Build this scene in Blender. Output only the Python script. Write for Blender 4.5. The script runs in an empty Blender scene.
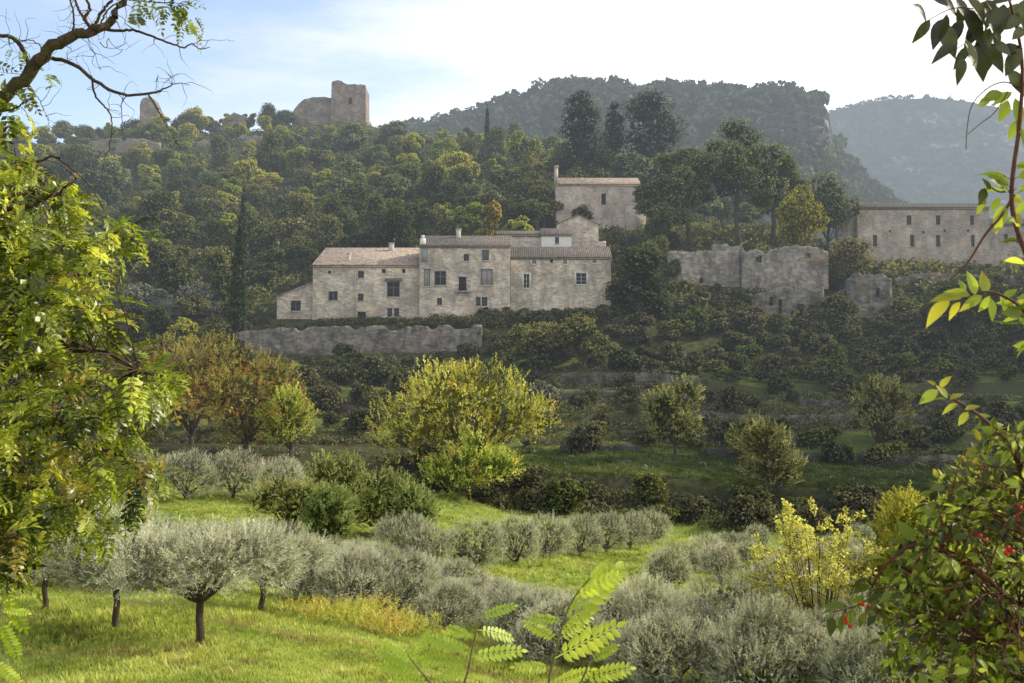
import bpy, math, random
import numpy as np

random.seed(7)
RNG = np.random.default_rng(7)
scene = bpy.context.scene
COL = scene.collection

# ------------------------------------------------------------------ camera model
FPX = 1137.8
TH = math.radians(3.945)
CT, ST = math.cos(TH), math.sin(TH)


def at(px, py, Y):
    a = (px - 512) / FPX
    b = (341.5 - py) / FPX
    k = Y / (CT - b * ST)
    return (a * k, Y, k * (ST + b * CT))


def zat(py, Y):
    return at(512, py, Y)[2]


# ------------------------------------------------------------------ terrain
COLS = {
    60: [(30, 'p', 643), (35, 'p', 610), (45, 'p', 586), (60, 'p', 560), (85, 'p', 503), (110, 'p', 465), (130, 'p', 430),
         (160, 'p', 385), (176, 'p', 352), (180, 'p', 330), (186, 'p', 318), (200, 'p', 300), (240, 'p', 255), (300, 'p', 200),
         (370, 'p', 152), (400, 'p', 149), (470, 'z', 60), (700, 'z', 15)],
    200: [(30, 'p', 643), (35, 'p', 612), (45, 'p', 590), (60, 'p', 562), (85, 'p', 500), (110, 'p', 465), (130, 'p', 432),
          (160, 'p', 385), (176, 'p', 352), (180, 'p', 328), (186, 'p', 318), (200, 'p', 300), (240, 'p', 248), (300, 'p', 195),
          (370, 'p', 142), (400, 'p', 135), (480, 'z', 60), (700, 'z', 15)],
    340: [(30, 'z', -6.1), (45, 'z', -7.1), (60, 'p', 572), (85, 'p', 512), (110, 'p', 470), (130, 'p', 435), (160, 'p', 385),
          (176.5, 'p', 356), (178, 'p', 328), (186, 'p', 319), (196, 'p', 300), (240, 'p', 240), (300, 'p', 190),
          (370, 'p', 140), (403, 'p', 122), (420, 'p', 120), (490, 'z', 70), (700, 'z', 15)],
    430: [(30, 'z', -6.4), (45, 'z', -7.8), (57, 'p', 580), (85, 'p', 520), (110, 'p', 475), (130, 'p', 437), (160, 'p', 390),
          (176.5, 'p', 352), (178, 'p', 326), (186, 'p', 319), (196, 'p', 300), (240, 'p', 225), (300, 'p', 185),
          (370, 'p', 148), (400, 'p', 143), (480, 'z', 60), (700, 'z', 15)],
    530: [(30, 'z', -6.9), (45, 'z', -8.2), (60, 'p', 578), (95, 'p', 522), (112, 'p', 482), (116, 'p', 464), (135, 'p', 440),
          (160, 'p', 390), (176, 'p', 345), (184, 'p', 314), (190, 'p', 300), (240, 'p', 215), (300, 'p', 180),
          (370, 'p', 154), (400, 'p', 152), (480, 'z', 60), (700, 'z', 15)],
    620: [(30, 'z', -7.5), (45, 'z', -8.6), (60, 'p', 588), (95, 'p', 536), (112, 'p', 490), (118, 'p', 463), (135, 'p', 435),
          (155, 'p', 400), (176, 'p', 345), (186, 'p', 305), (196, 'p', 285), (228, 'p', 230), (260, 'p', 205),
          (320, 'p', 172), (360, 'p', 165), (440, 'z', 50), (700, 'z', 15)],
    760: [(30, 'z', -8.0), (45, 'z', -9.2), (60, 'p', 592), (95, 'p', 545), (112, 'p', 500), (120, 'p', 470), (135, 'p', 440),
          (150, 'p', 412), (165, 'p', 385), (180, 'p', 345), (190, 'p', 322), (198, 'p', 288), (204, 'p', 264),
          (215, 'p', 245), (240, 'p', 236), (270, 'p', 232), (340, 'z', 35), (440, 'z', 15), (700, 'z', 5)],
    880: [(30, 'z', -8.2), (45, 'z', -9.4), (60, 'p', 596), (95, 'p', 548), (112, 'p', 505), (120, 'p', 475), (135, 'p', 440),
          (150, 'p', 412), (165, 'p', 385), (180, 'p', 350), (190, 'p', 330), (200, 'p', 296), (215, 'p', 272),
          (225, 'p', 266), (245, 'p', 262), (300, 'z', 20), (440, 'z', 5), (700, 'z', 0)],
    1050: [(30, 'z', -8.2), (45, 'z', -9.4), (60, 'p', 596), (95, 'p', 548), (112, 'p', 505), (120, 'p', 475), (135, 'p', 440),
           (150, 'p', 412), (165, 'p', 385), (180, 'p', 350), (190, 'p', 330), (200, 'p', 296), (215, 'p', 272),
           (225, 'p', 266), (245, 'p', 262), (300, 'z', 20), (440, 'z', 5), (700, 'z', 0)],
}
YS = np.concatenate([np.arange(-40, 20, 2.0), np.arange(20, 460, 1.0), np.arange(460, 5200, 40.0)])
_cols = sorted(COLS)
PROF = []
for c in _cols:
    pts = [(-40, -1.2), (-5, -1.6), (5.5, -1.75), (12, -3.9), (20, -5.35)]
    for (Y, k, v) in COLS[c]:
        pts.append((Y, v if k == 'z' else zat(v, Y)))
    pts += [(1500, -5), (5200, -10)]
    pts = np.array(pts)
    z = np.interp(YS, pts[:, 0], pts[:, 1])
    zz = z.copy()
    m = len(z)
    for _ in range(2):      # light smoothing of the kinks
        zz[1:-1] = (zz[:-2] + 2 * zz[1:-1] + zz[2:]) / 4
    PROF.append(zz)
PROF = np.array(PROF)
COLU = np.array([(c - 512) / FPX for c in _cols])


def hash2(ix, iy, s=0):
    n = np.sin(ix * 127.1 + iy * 311.7 + s * 74.7) * 43758.5453
    return n - np.floor(n)


def vnoise(x, y, s=0):
    ix, iy = np.floor(x), np.floor(y)
    fx, fy = x - ix, y - iy
    fx = fx * fx * (3 - 2 * fx)
    fy = fy * fy * (3 - 2 * fy)
    a = hash2(ix, iy, s); b = hash2(ix + 1, iy, s); c = hash2(ix, iy + 1, s); d = hash2(ix + 1, iy + 1, s)
    return a + (b - a) * fx + (c - a) * fy + (a - b - c + d) * fx * fy


def fbm(x, y, s=0, o=4):
    t = 0; a = .5
    for i in range(o):
        t = t + a * (vnoise(x, y, s + i * 3) - .5)
        x = x * 2.03; y = y * 2.03; a *= .5
    return t


def base_ground(x, Y):
    x = np.asarray(x, float); Y = np.asarray(Y, float)
    u = x / np.maximum(Y, 22)
    u = np.clip(u, COLU[0], COLU[-1])
    j = np.clip(np.searchsorted(COLU, u) - 1, 0, len(COLU) - 2)
    t = (u - COLU[j]) / (COLU[j + 1] - COLU[j])
    t = t * t * (3 - 2 * t)
    yi = np.interp(Y, YS, np.arange(len(YS)))
    i0 = np.clip(np.floor(yi).astype(int), 0, len(YS) - 2)
    f = yi - i0
    za = PROF[j, i0] * (1 - f) + PROF[j, i0 + 1] * f
    zb = PROF[j + 1, i0] * (1 - f) + PROF[j + 1, i0 + 1] * f
    return za * (1 - t) + zb * t


TERR = [107.5, 124.0, 133.0, 142.0, 151.0, 160.0, 169.0]


def wob(x, k):
    return 1.6 * np.sin(x * .045 + k * 1.7) + .8 * np.sin(x * .13 + k * 2.9)


def ground(x, Y):
    x = np.asarray(x, float); Y = np.asarray(Y, float)
    z = base_ground(x, Y)
    # terraces: treads between risers
    bounds = [b + wob(x, k) for k, b in enumerate(TERR)]
    zt = z.copy() if z.ndim else z
    for k in range(len(TERR) - 1):
        y0, y1 = bounds[k], bounds[k + 1]
        inside = (Y >= y0) & (Y < y1)
        z0 = base_ground(x, y0); z1 = base_ground(x, y1)
        t = np.clip((Y - y0) / (y1 - y0), 0, 1)
        rise = np.clip((Y - y0) / .5, 0, 1)
        tread = z0 + (z1 - z0) * (.5 * rise + .5 * t)
        zt = np.where(inside, tread, zt)
    # unseen spur to the right, shaped to shade the terraces; gentle roughness
    shade_spur = np.exp(-(((x - 168) / 48.0) ** 2) ** 1.6) * np.exp(-(((Y - 166) / 46.0) ** 2) ** 1.6)
    zt = zt + 81 * shade_spur
    amp = np.clip((Y - 15) / 60, 0.12, 1) * np.clip((np.abs(Y - 186) - 4) / 10, 0.05, 1)
    far = np.clip((Y - 190) / 60, 0, 1)
    zt = zt + amp * .5 * fbm(x * .12, Y * .12, 1) + far * 3.2 * fbm(x * .035, Y * .035, 5)
    return zt


def gz(x, Y):
    return float(ground(np.array([x]), np.array([Y]))[0])


def spot(px, Y):
    """point of the ground that lies in the direction of column px at depth Y"""
    a = (px - 512) / FPX
    x = a * Y
    for _ in range(3):
        z = gz(x, Y)
        x = a * (Y * CT + z * ST)
    return x, Y, gz(x, Y)


# ------------------------------------------------------------------ node helpers
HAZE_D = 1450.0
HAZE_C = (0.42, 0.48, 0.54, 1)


def new_mat(name):
    m = bpy.data.materials.new(name)
    m.use_nodes = True
    m.node_tree.nodes.clear()
    m.cycles.emission_sampling = 'NONE'
    return m, m.node_tree.nodes, m.node_tree.links


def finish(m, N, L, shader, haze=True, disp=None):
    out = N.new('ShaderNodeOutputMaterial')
    if haze:  # painted haze: a glow mixed into the surface with distance
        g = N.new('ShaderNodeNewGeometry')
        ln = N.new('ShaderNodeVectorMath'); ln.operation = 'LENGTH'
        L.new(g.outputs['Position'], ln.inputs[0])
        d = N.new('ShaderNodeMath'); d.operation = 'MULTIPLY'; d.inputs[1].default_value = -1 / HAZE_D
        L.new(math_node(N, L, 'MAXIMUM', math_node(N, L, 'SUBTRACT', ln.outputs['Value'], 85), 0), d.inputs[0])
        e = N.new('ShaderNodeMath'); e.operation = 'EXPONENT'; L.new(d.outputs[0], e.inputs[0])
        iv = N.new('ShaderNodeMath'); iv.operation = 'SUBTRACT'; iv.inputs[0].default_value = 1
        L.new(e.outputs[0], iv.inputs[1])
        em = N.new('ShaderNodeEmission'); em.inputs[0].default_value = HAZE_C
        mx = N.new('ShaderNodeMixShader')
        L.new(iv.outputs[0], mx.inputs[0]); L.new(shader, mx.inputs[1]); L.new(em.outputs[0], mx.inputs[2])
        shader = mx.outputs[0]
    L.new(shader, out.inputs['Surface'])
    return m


def math_node(N, L, op, a, b=None, clamp=False):
    n = N.new('ShaderNodeMath'); n.operation = op; n.use_clamp = clamp
    for i, v in enumerate((a, b)):
        if v is None: continue
        if isinstance(v, (int, float)): n.inputs[i].default_value = v
        else: L.new(v, n.inputs[i])
    return n.outputs[0]


def ramp(N, L, fac, stops):
    r = N.new('ShaderNodeValToRGB')
    el = r.color_ramp.elements
    while len(el) < len(stops): el.new(.5)
    for e, (p, c) in zip(el, stops):
        e.position = p; e.color = (*c, 1)
    L.new(fac, r.inputs[0])
    return r.outputs[0]


def noise(N, L, scale, detail=3, vec=None, rough=.5, out='Fac'):
    n = N.new('ShaderNodeTexNoise'); n.inputs['Scale'].default_value = scale
    n.inputs['Detail'].default_value = detail; n.inputs['Roughness'].default_value = rough
    if vec is not None: L.new(vec, n.inputs['Vector'])
    return n.outputs[out]


def leaf_mat(name, dark, mid, light, transl=.4, gloss=.0, vary=.35, haze=True, patch=0.0, accent=None, acc_amt=.3):
    """foliage: colour by the leaf's own shade value, the plant's random number and soft patches"""
    m, N, L = new_mat(name)
    at_ = N.new('ShaderNodeAttribute'); at_.attribute_name = 'shade'
    c = ramp(N, L, at_.outputs['Fac'], [(0, dark), (.5, mid), (1, light)])
    oi = N.new('ShaderNodeObjectInfo')
    hs = N.new('ShaderNodeHueSaturation')
    L.new(c, hs.inputs['Color'])
    v = math_node(N, L, 'MULTIPLY_ADD', oi.outputs['Random'], vary); v.node.inputs[2].default_value = 1 - vary / 2
    L.new(v, hs.inputs['Value'])
    h = math_node(N, L, 'MULTIPLY_ADD', oi.outputs['Random'], -.05); h.node.inputs[2].default_value = .525
    L.new(h, hs.inputs['Hue'])
    col = hs.outputs[0]
    if accent is not None:
        tc = N.new('ShaderNodeTexCoord')
        nz = noise(N, L, patch, 2, tc.outputs['Object'])
        f = ramp(N, L, nz, [(.5 - acc_amt * .2, (0, 0, 0)), (.5 + .12, (1, 1, 1))])
        mx = N.new('ShaderNodeMixRGB'); mx.blend_type = 'MIX'; mx.inputs[2].default_value = (*accent, 1)
        L.new(f, mx.inputs[0]); L.new(col, mx.inputs[1])
        ml = N.new('ShaderNodeMixRGB'); ml.blend_type = 'MULTIPLY'; ml.inputs[0].default_value = 1
        sh = math_node(N, L, 'MULTIPLY_ADD', at_.outputs['Fac'], 1.1); sh.node.inputs[2].default_value = .3
        L.new(mx.outputs[0], ml.inputs[1]); L.new(sh, ml.inputs[2])
        mm = N.new('ShaderNodeMixRGB'); L.new(f, mm.inputs[0]); L.new(col, mm.inputs[1]); L.new(ml.outputs[0], mm.inputs[2])
        col = mm.outputs[0]
    df = N.new('ShaderNodeBsdfDiffuse'); tr = N.new('ShaderNodeBsdfTranslucent')
    L.new(col, df.inputs[0])
    tcol = N.new('ShaderNodeMixRGB'); tcol.blend_type = 'MULTIPLY'; tcol.inputs[0].default_value = 1
    tcol.inputs[2].default_value = (1.25, 1.25, .6, 1)
    L.new(col, tcol.inputs[1]); L.new(tcol.outputs[0], tr.inputs[0])
    mx = N.new('ShaderNodeMixShader'); mx.inputs[0].default_value = transl
    L.new(df.outputs[0], mx.inputs[1]); L.new(tr.outputs[0], mx.inputs[2])
    s = mx.outputs[0]
    if gloss > 0:
        gl = N.new('ShaderNodeBsdfGlossy'); gl.inputs['Roughness'].default_value = .42
        gl.inputs[0].default_value = (1, 1, .95, 1)
        m2 = N.new('ShaderNodeMixShader'); m2.inputs[0].default_value = gloss
        L.new(s, m2.inputs[1]); L.new(gl.outputs[0], m2.inputs[2]); s = m2.outputs[0]
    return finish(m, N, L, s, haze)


def solid_mat(name, c1, c2, scale=3.0, rough=.9, bump=.3, detail=4, stretch=(1, 1, 1), stain=None, spots=None, haze=True):
    m, N, L = new_mat(name)
    tc = N.new('ShaderNodeNewGeometry')
    mp = N.new('ShaderNodeMapping'); mp.inputs['Scale'].default_value = stretch
    L.new(tc.outputs['Position'], mp.inputs[0])
    nz = noise(N, L, scale, detail, mp.outputs[0], .65)
    col = ramp(N, L, nz, [(.32, c1), (.68, c2)])
    if stain:
        mp2 = N.new('ShaderNodeMapping'); mp2.inputs['Scale'].default_value = (1, 1, .22)
        L.new(tc.outputs['Position'], mp2.inputs[0])
        n2 = noise(N, L, stain[1], 5, mp2.outputs[0], .7)
        f = ramp(N, L, n2, [(.45, (0, 0, 0)), (.68, (1, 1, 1))])
        mx = N.new('ShaderNodeMixRGB'); mx.inputs[2].default_value = (*stain[0], 1)
        L.new(f, mx.inputs[0]); L.new(col, mx.inputs[1]); col = mx.outputs[0]
    if spots:
        n3 = noise(N, L, spots[1], 3, tc.outputs['Position'], .6)
        f = ramp(N, L, n3, [(spots[2], (0, 0, 0)), (spots[2] + .12, (1, 1, 1))])
        mx = N.new('ShaderNodeMixRGB'); mx.inputs[2].default_value = (*spots[0], 1)
        L.new(f, mx.inputs[0]); L.new(col, mx.inputs[1]); col = mx.outputs[0]
    p = N.new('ShaderNodeBsdfPrincipled'); p.inputs['Roughness'].default_value = rough
    p.inputs['Specular IOR Level'].default_value = .15
    L.new(col, p.inputs['Base Color'])
    if bump:
        b = N.new('ShaderNodeBump'); b.inputs['Strength'].default_value = bump; b.inputs['Distance'].default_value = .15
        n4 = noise(N, L, scale * 2.3, 5, tc.outputs['Position'], .7)
        L.new(n4, b.inputs['Height']); L.new(b.outputs[0], p.inputs['Normal'])
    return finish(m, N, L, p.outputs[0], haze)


def masonry_mat(name, c1, c2, stain, course=.32, stain_lo=.47):
    """rubble stone wall: irregular blocks in rough courses, mortar joints, run-off stains, patches"""
    m, N, L = new_mat(name)
    g = N.new('ShaderNodeNewGeometry')
    mp = N.new('ShaderNodeMapping'); mp.inputs['Scale'].default_value = (1 / (course * 2), 1 / (course * 2), 1 / course)
    L.new(g.outputs['Position'], mp.inputs[0])
    vo = N.new('ShaderNodeTexVoronoi'); vo.inputs['Scale'].default_value = 1; L.new(mp.outputs[0], vo.inputs['Vector'])
    sep = N.new('ShaderNodeSeparateColor'); L.new(vo.outputs['Color'], sep.inputs[0])
    col = ramp(N, L, sep.outputs[0], [(0, c1), (1, c2)])
    big = noise(N, L, .28, 4, g.outputs['Position'], .6)
    bc = ramp(N, L, big, [(.35, (.66, .64, .63)), (.5, (.92, .90, .87)), (.64, (1.16, 1.11, 1.04))])
    m1 = N.new('ShaderNodeMixRGB'); m1.blend_type = 'MULTIPLY'; m1.inputs[0].default_value = 1
    L.new(col, m1.inputs[1]); L.new(bc, m1.inputs[2])
    mp2 = N.new('ShaderNodeMapping'); mp2.inputs['Scale'].default_value = (1, 1, .4)
    L.new(g.outputs['Position'], mp2.inputs[0])
    n2 = noise(N, L, .8, 6, mp2.outputs[0], .72)
    f = ramp(N, L, n2, [(stain_lo, (0, 0, 0)), (stain_lo + .2, (.85, .85, .85))])
    m2 = N.new('ShaderNodeMixRGB'); m2.inputs[2].default_value = (*stain, 1)
    L.new(f, m2.inputs[0]); L.new(m1.outputs[0], m2.inputs[1])
    # warm ochre patches
    n3 = noise(N, L, .22, 3, mp.outputs[0], .5)
    f3 = ramp(N, L, n3, [(.56, (0, 0, 0)), (.7, (.4, .4, .4))])
    m3 = N.new('ShaderNodeMixRGB'); m3.inputs[2].default_value = (c2[0] * 1.0, c2[1] * .78, c2[2] * .6, 1)
    L.new(f3, m3.inputs[0]); L.new(m2.outputs[0], m3.inputs[1])
    p = N.new('ShaderNodeBsdfDiffuse'); L.new(m3.outputs[0], p.inputs[0])
    b = N.new('ShaderNodeBump'); b.inputs['Strength'].default_value = .7; b.inputs['Distance'].default_value = .12
    hh = math_node(N, L, 'ADD', vo.outputs['Distance'], noise(N, L, 5, 3, g.outputs['Position']))
    L.new(hh, b.inputs['Height']); L.new(b.outputs[0], p.inputs['Normal'])
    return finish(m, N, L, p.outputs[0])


# ------------------------------------------------------------------ mesh chunks
class MB:
    def __init__(s):
        s.ch = []; s.n = 0

    def add(s, V, F, shade=.5, mat=0):
        V = np.asarray(V, float).reshape(-1, 3)
        F = np.asarray(F, int)
        sh = np.broadcast_to(np.asarray(shade, float), (len(V),)).copy()
        s.ch.append((V, F + s.n, sh, mat)); s.n += len(V)
        return s

    def quad(s, a, b, c, d, shade=.5, mat=0):
        return s.add([a, b, c, d], [[0, 1, 2, 3]], shade, mat)

    def box(s, x0, x1, y0, y1, z0, z1, mat=0, shade=.5):
        V = [(x0, y0, z0), (x1, y0, z0), (x1, y1, z0), (x0, y1, z0), (x0, y0, z1), (x1, y0, z1), (x1, y1, z1), (x0, y1, z1)]
        F = [(0, 3, 2, 1), (4, 5, 6, 7), (0, 1, 5, 4), (1, 2, 6, 5), (2, 3, 7, 6), (3, 0, 4, 7)]
        return s.add(V, F, shade, mat)

    def tube(s, P, R, sides=7, shade=.5, mat=0):
        P = np.asarray(P, float); R = np.asarray(R, float)
        n = len(P)
        T = np.gradient(P, axis=0); T /= np.linalg.norm(T, axis=1)[:, None] + 1e-9
        ref = np.array([0.31, .17, .93]) if abs(T[0][2]) < .8 else np.array([.93, .2, .1])
        A = np.cross(T, ref); A /= np.linalg.norm(A, axis=1)[:, None] + 1e-9
        B = np.cross(T, A)
        ang = np.arange(sides) * 2 * math.pi / sides
        V = P[:, None] + R[:, None, None] * (np.cos(ang)[None, :, None] * A[:, None] + np.sin(ang)[None, :, None] * B[:, None])
        V = V.reshape(-1, 3)
        i = np.arange(n - 1)[:, None] * sides; j = np.arange(sides)[None]
        j2 = (j + 1) % sides
        F = np.stack([i + j, i + j2, i + sides + j2, i + sides + j], -1).reshape(-1, 4)
        return s.add(V, F, shade, mat)

    def mesh(s, name, mats, smooth=False, off=(0, 0, 0)):
        me = bpy.data.meshes.new(name)
        V = np.concatenate([c[0] for c in s.ch]) - np.array(off)
        loops = np.concatenate([c[1].reshape(-1) for c in s.ch])
        tot = np.concatenate([np.full(len(c[1]), c[1].shape[1]) for c in s.ch])
        start = np.concatenate([[0], np.cumsum(tot)[:-1]])
        mi = np.concatenate([np.full(len(c[1]), c[3]) for c in s.ch])
        sh = np.concatenate([c[2] for c in s.ch])
        me.vertices.add(len(V)); me.vertices.foreach_set('co', V.reshape(-1).astype(np.float32))
        me.loops.add(len(loops)); me.loops.foreach_set('vertex_index', loops.astype(np.int32))
        me.polygons.add(len(tot))
        me.polygons.foreach_set('loop_start', start.astype(np.int32))
        me.polygons.foreach_set('loop_total', tot.astype(np.int32))
        me.polygons.foreach_set('material_index', mi.astype(np.int32))
        if smooth: me.polygons.foreach_set('use_smooth', np.ones(len(tot), bool))
        a = me.attributes.new('shade', 'FLOAT', 'POINT'); a.data.foreach_set('value', sh.astype(np.float32))
        for m in (mats if isinstance(mats, (list, tuple)) else [mats]): me.materials.append(m)
        me.update(); me.validate()
        return me

    def obj(s, name, mats, parent=None, smooth=False):
        off = (0, 0, 0)
        if parent is not None:
            r = parent
            while r.parent is not None: r = r.parent
            off = r.location[:]
        o = bpy.data.objects.new(name, s.mesh(name, mats, smooth, off)); COL.objects.link(o)
        o.parent = parent
        return o


def tag(o, label=None, cat=None, group=None, kind=None):
    if label: o['label'] = label
    if cat: o['category'] = cat
    if group: o['group'] = group
    if kind: o['kind'] = kind
    return o


def thing(name, loc, label, cat, group=None):
    o = bpy.data.objects.new(name, None); COL.objects.link(o); o.location = loc
    o.empty_display_size = .3
    return tag(o, label, cat, group)


def place_copy(proto, loc, rz, sc, label=None, cat=None, group=None):
    """proto: dict(name, parts=[(name, mesh)]) -> a thing with its own part objects, sharing mesh data"""
    if len(proto['parts']) == 1:
        r = bpy.data.objects.new(proto['name'], proto['parts'][0][1]); COL.objects.link(r)
    else:
        r = bpy.data.objects.new(proto['name'], None); COL.objects.link(r)
        for nm, me in proto['parts']:
            c = bpy.data.objects.new(nm, me); COL.objects.link(c); c.parent = r
    r.location = loc; r.rotation_euler = (0, 0, rz)
    r.scale = sc if isinstance(sc, (tuple, list)) else (sc, sc, sc)
    return tag(r, label, cat, group)


# ------------------------------------------------------------------ leaf templates (quads)
def unit(v): return v / (np.linalg.norm(v, axis=-1, keepdims=True) + 1e-9)


def frames(d, n):
    """rotation matrices with columns: length d, side, normal"""
    d = unit(d); s = unit(np.cross(n, d)); nn = np.cross(d, s)
    return np.stack([d, s, nn], -1)


def T_card():
    return np.array([(-.5, -.12, 0), (-.05, -.46, .08), (.5, .05, -.04), (.1, .5, .06)]), np.array([[0, 1, 2, 3]])


def T_leaf(w=.42, fold=.10, curl=.15, n=3):
    """one leaf along +x, length 1, folded on the midrib"""
    V = []; F = []
    for i in range(n + 1):
        t = i / n
        wd = w * .5 * (math.sin(math.pi * (t ** .8)) if 0 < i < n else (.03 if i == 0 else .01))
        zc = -curl * t * t
        V += [(t, -wd, zc + fold * wd * 2), (t, 0, zc), (t, wd, zc + fold * wd * 2)]
    for i in range(n):
        a = i * 3
        F += [(a, a + 1, a + 4, a + 3), (a + 1, a + 2, a + 5, a + 4)]
    return np.array(V), np.array(F)


def T_merge(items):
    V = []; F = []; n = 0
    for v, f in items:
        V.append(v); F.append(f + n); n += len(v)
    return np.concatenate(V), np.concatenate(F)


def xf(t, R, s, o):
    return (t[0] * s) @ np.asarray(R).T + np.asarray(o), t[1]


def T_sprig(rng, k=9, leaf=.3, w=.22, up=.6):
    """twig along +x, length 1, with narrow leaves in pairs"""
    items = []
    lf = T_leaf(w, .1, .05, 2)
    for i in range(k):
        t = .12 + .88 * (i + rng.random() * .4) / k
        a = rng.uniform(0, 2 * math.pi)
        d = np.array([[up + .3 * rng.random(), math.cos(a) * .7, math.sin(a) * .7]])
        nrm = rng.normal(size=(1, 3))
        items.append(xf(lf, frames(d, nrm)[0], leaf * rng.uniform(.75, 1.2), (t - .1, 0, .04 * math.sin(t * 3))))
    st = (np.array([(0, -.006, 0), (1, -.003, 0), (1, .003, 0), (0, .006, 0)]), np.array([[0, 1, 2, 3]]))
    items.append(st)
    return T_merge(items)


def T_pinnate(rng, pairs=6, w=.40, size=.30, droop=.35, n=2, alt=0.0, ang=1.15):
    """feather-shaped compound leaf along +x, length 1, drooping"""
    items = []
    lf = T_leaf(w, .12, .12, n)

    def c(t): return np.array([t, 0, -droop * t * t])
    pts = [c(t) for t in np.linspace(0, 1, 6)]
    V = []; F = []
    for i, p in enumerate(pts):
        V += [p + (0, -.008, 0), p + (0, .008, 0)]
        if i: F.append((2 * i - 2, 2 * i - 1, 2 * i + 1, 2 * i))
    items.append((np.array(V), np.array(F)))
    for i in range(pairs):
        t = .16 + .80 * i / (pairs - 1) * .95
        sz = size * (.75 + .5 * math.sin(math.pi * (i + 1) / (pairs + 1))) * rng.uniform(.9, 1.1)
        for sgn in (-1, 1):
            tt = min(1, t + (alt if sgn > 0 else 0))
            d = np.array([[math.cos(ang) + .05, sgn * math.sin(ang), rng.uniform(-.35, .0)]])
            nr = np.array([[.1 * rng.normal(), sgn * -.2, 1]])
            items.append(xf(lf, frames(d, nr)[0], sz, c(tt)))
    items.append(xf(lf, frames(np.array([[1, 0, -2 * droop]]), np.array([[0, 0, 1.]]))[0], size, c(.99)))
    return T_merge(items)


def scatter(mb, tmpl, pos, R, sc, shade, mat=0, jit=0.0, rng=RNG):
    V, F = tmpl
    n = len(pos)
    if n == 0: return mb
    sc = np.broadcast_to(np.asarray(sc, float), (n,))
    W = np.einsum('nij,kj->nki', R, V) * sc[:, None, None] + pos[:, None]
    if jit: W = W + rng.normal(size=W.shape) * jit * sc[:, None, None]
    FF = (F[None] + (np.arange(n) * len(V))[:, None, None]).reshape(-1, F.shape[1])
    mb.add(W.reshape(-1, 3), FF, np.repeat(np.clip(shade, 0, 1), len(V)), mat)
    return mb


def rand_dirs(rng, n, zmin=-1):
    z = rng.uniform(zmin, 1, n); a = rng.uniform(0, 2 * math.pi, n)
    r = np.sqrt(1 - z * z)
    return np.stack([r * np.cos(a), r * np.sin(a), z], -1)


def crown_pts(rng, lobes, n, zmin=-.75, depth=.35, rough=.18, cull=.72):
    C = np.array([l[0] for l in lobes], float); Rr = np.array([l[1] for l in lobes], float)
    w = (Rr[:, 0] * Rr[:, 2]) + (Rr[:, 0] ** 2) * .3
    li = rng.choice(len(lobes), n, p=w / w.sum())
    d = rand_dirs(rng, n, zmin)
    ph = rng.uniform(0, 6, 3)
    rr = 1 - depth * rng.random(n) ** 1.7 + rough * (np.sin(d[:, 0] * 7 + li * 2 + ph[0]) * np.sin(d[:, 1] * 6 + li + ph[1]) + np.sin(d[:, 2] * 8 + ph[2] + li)) * .6
    rr += np.where(rng.random(n) < .07, rng.uniform(0, .16, n), 0)
    p = C[li] + d * Rr[li] * rr[:, None]
    keep = np.ones(n, bool)
    for k in range(len(lobes)):
        q = (p - C[k]) / Rr[k]
        keep &= ~((np.linalg.norm(q, axis=1) < cull) & (li != k))
    nr = unit(d / Rr[li])
    return p[keep], nr[keep], rr[keep], li[keep]


def round_lobes(rng, R, zc, hz, n=9, lob=.46):
    """crown: ellipsoid radii R, R, hz centred zc"""
    L = [((0, 0, zc), (R * .62, R * .62, hz * .62))]
    for i in range(n):
        d = rand_dirs(rng, 1, -.85)[0]
        k = rng.uniform(.5, .7)
        r = R * lob * rng.uniform(.75, 1.15)
        L.append(((d[0] * R * k, d[1] * R * k, zc + d[2] * hz * k), (r, r, r * min(1.15, hz / R) * rng.uniform(.8, 1.0))))
    return L


def limbs(mb, rng, lobes, base_h, r0, mat=0, lean=.05, sides=6, frac=.85):
    zt = max(l[0][2] for l in lobes)
    n = 6
    ctrl = np.cumsum(rng.normal(size=(n, 2)) * lean * base_h * .6, axis=0)
    P = np.array([[ctrl[i][0] * (i > 0), ctrl[i][1] * (i > 0), -.25 + (base_h + .25) * i / (n - 1)] for i in range(n)])
    mb.tube(P, r0 * (1.25 - .45 * np.linspace(0, 1, n)) * np.array([1.25, 1, 1, 1, 1, .95]), sides + 2, .5, mat)
    top = P[-1]
    for l in lobes:
        e = np.array(l[0], float)
        v = e - top
        m = top + v * .5 + rng.normal(size=3) * .08 * np.linalg.norm(v) + np.array([0, 0, -.06 * abs(v[0])])
        t = np.linspace(0, 1, 6)[:, None]
        Q = (1 - t) ** 2 * top + 2 * t * (1 - t) * m + t * t * (top + v * frac)
        mb.tube(Q, r0 * .55 * (1 - .78 * np.linspace(0, 1, 6)), sides, .5, mat)
        for _ in range(2):
            s = Q[rng.integers(2, 5)]
            e2 = e + rand_dirs(rng, 1, -.2)[0] * np.array(l[1]) * .8
            tt = np.linspace(0, 1, 4)[:, None]
            Q2 = s + (e2 - s) * tt + rng.normal(size=(4, 3)) * .04 * np.linalg.norm(e2 - s) * np.array([[0], [1], [1], [0]])
            mb.tube(Q2, r0 * .2 * (1 - .7 * np.linspace(0, 1, 4)), 4, .5, mat)


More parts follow.
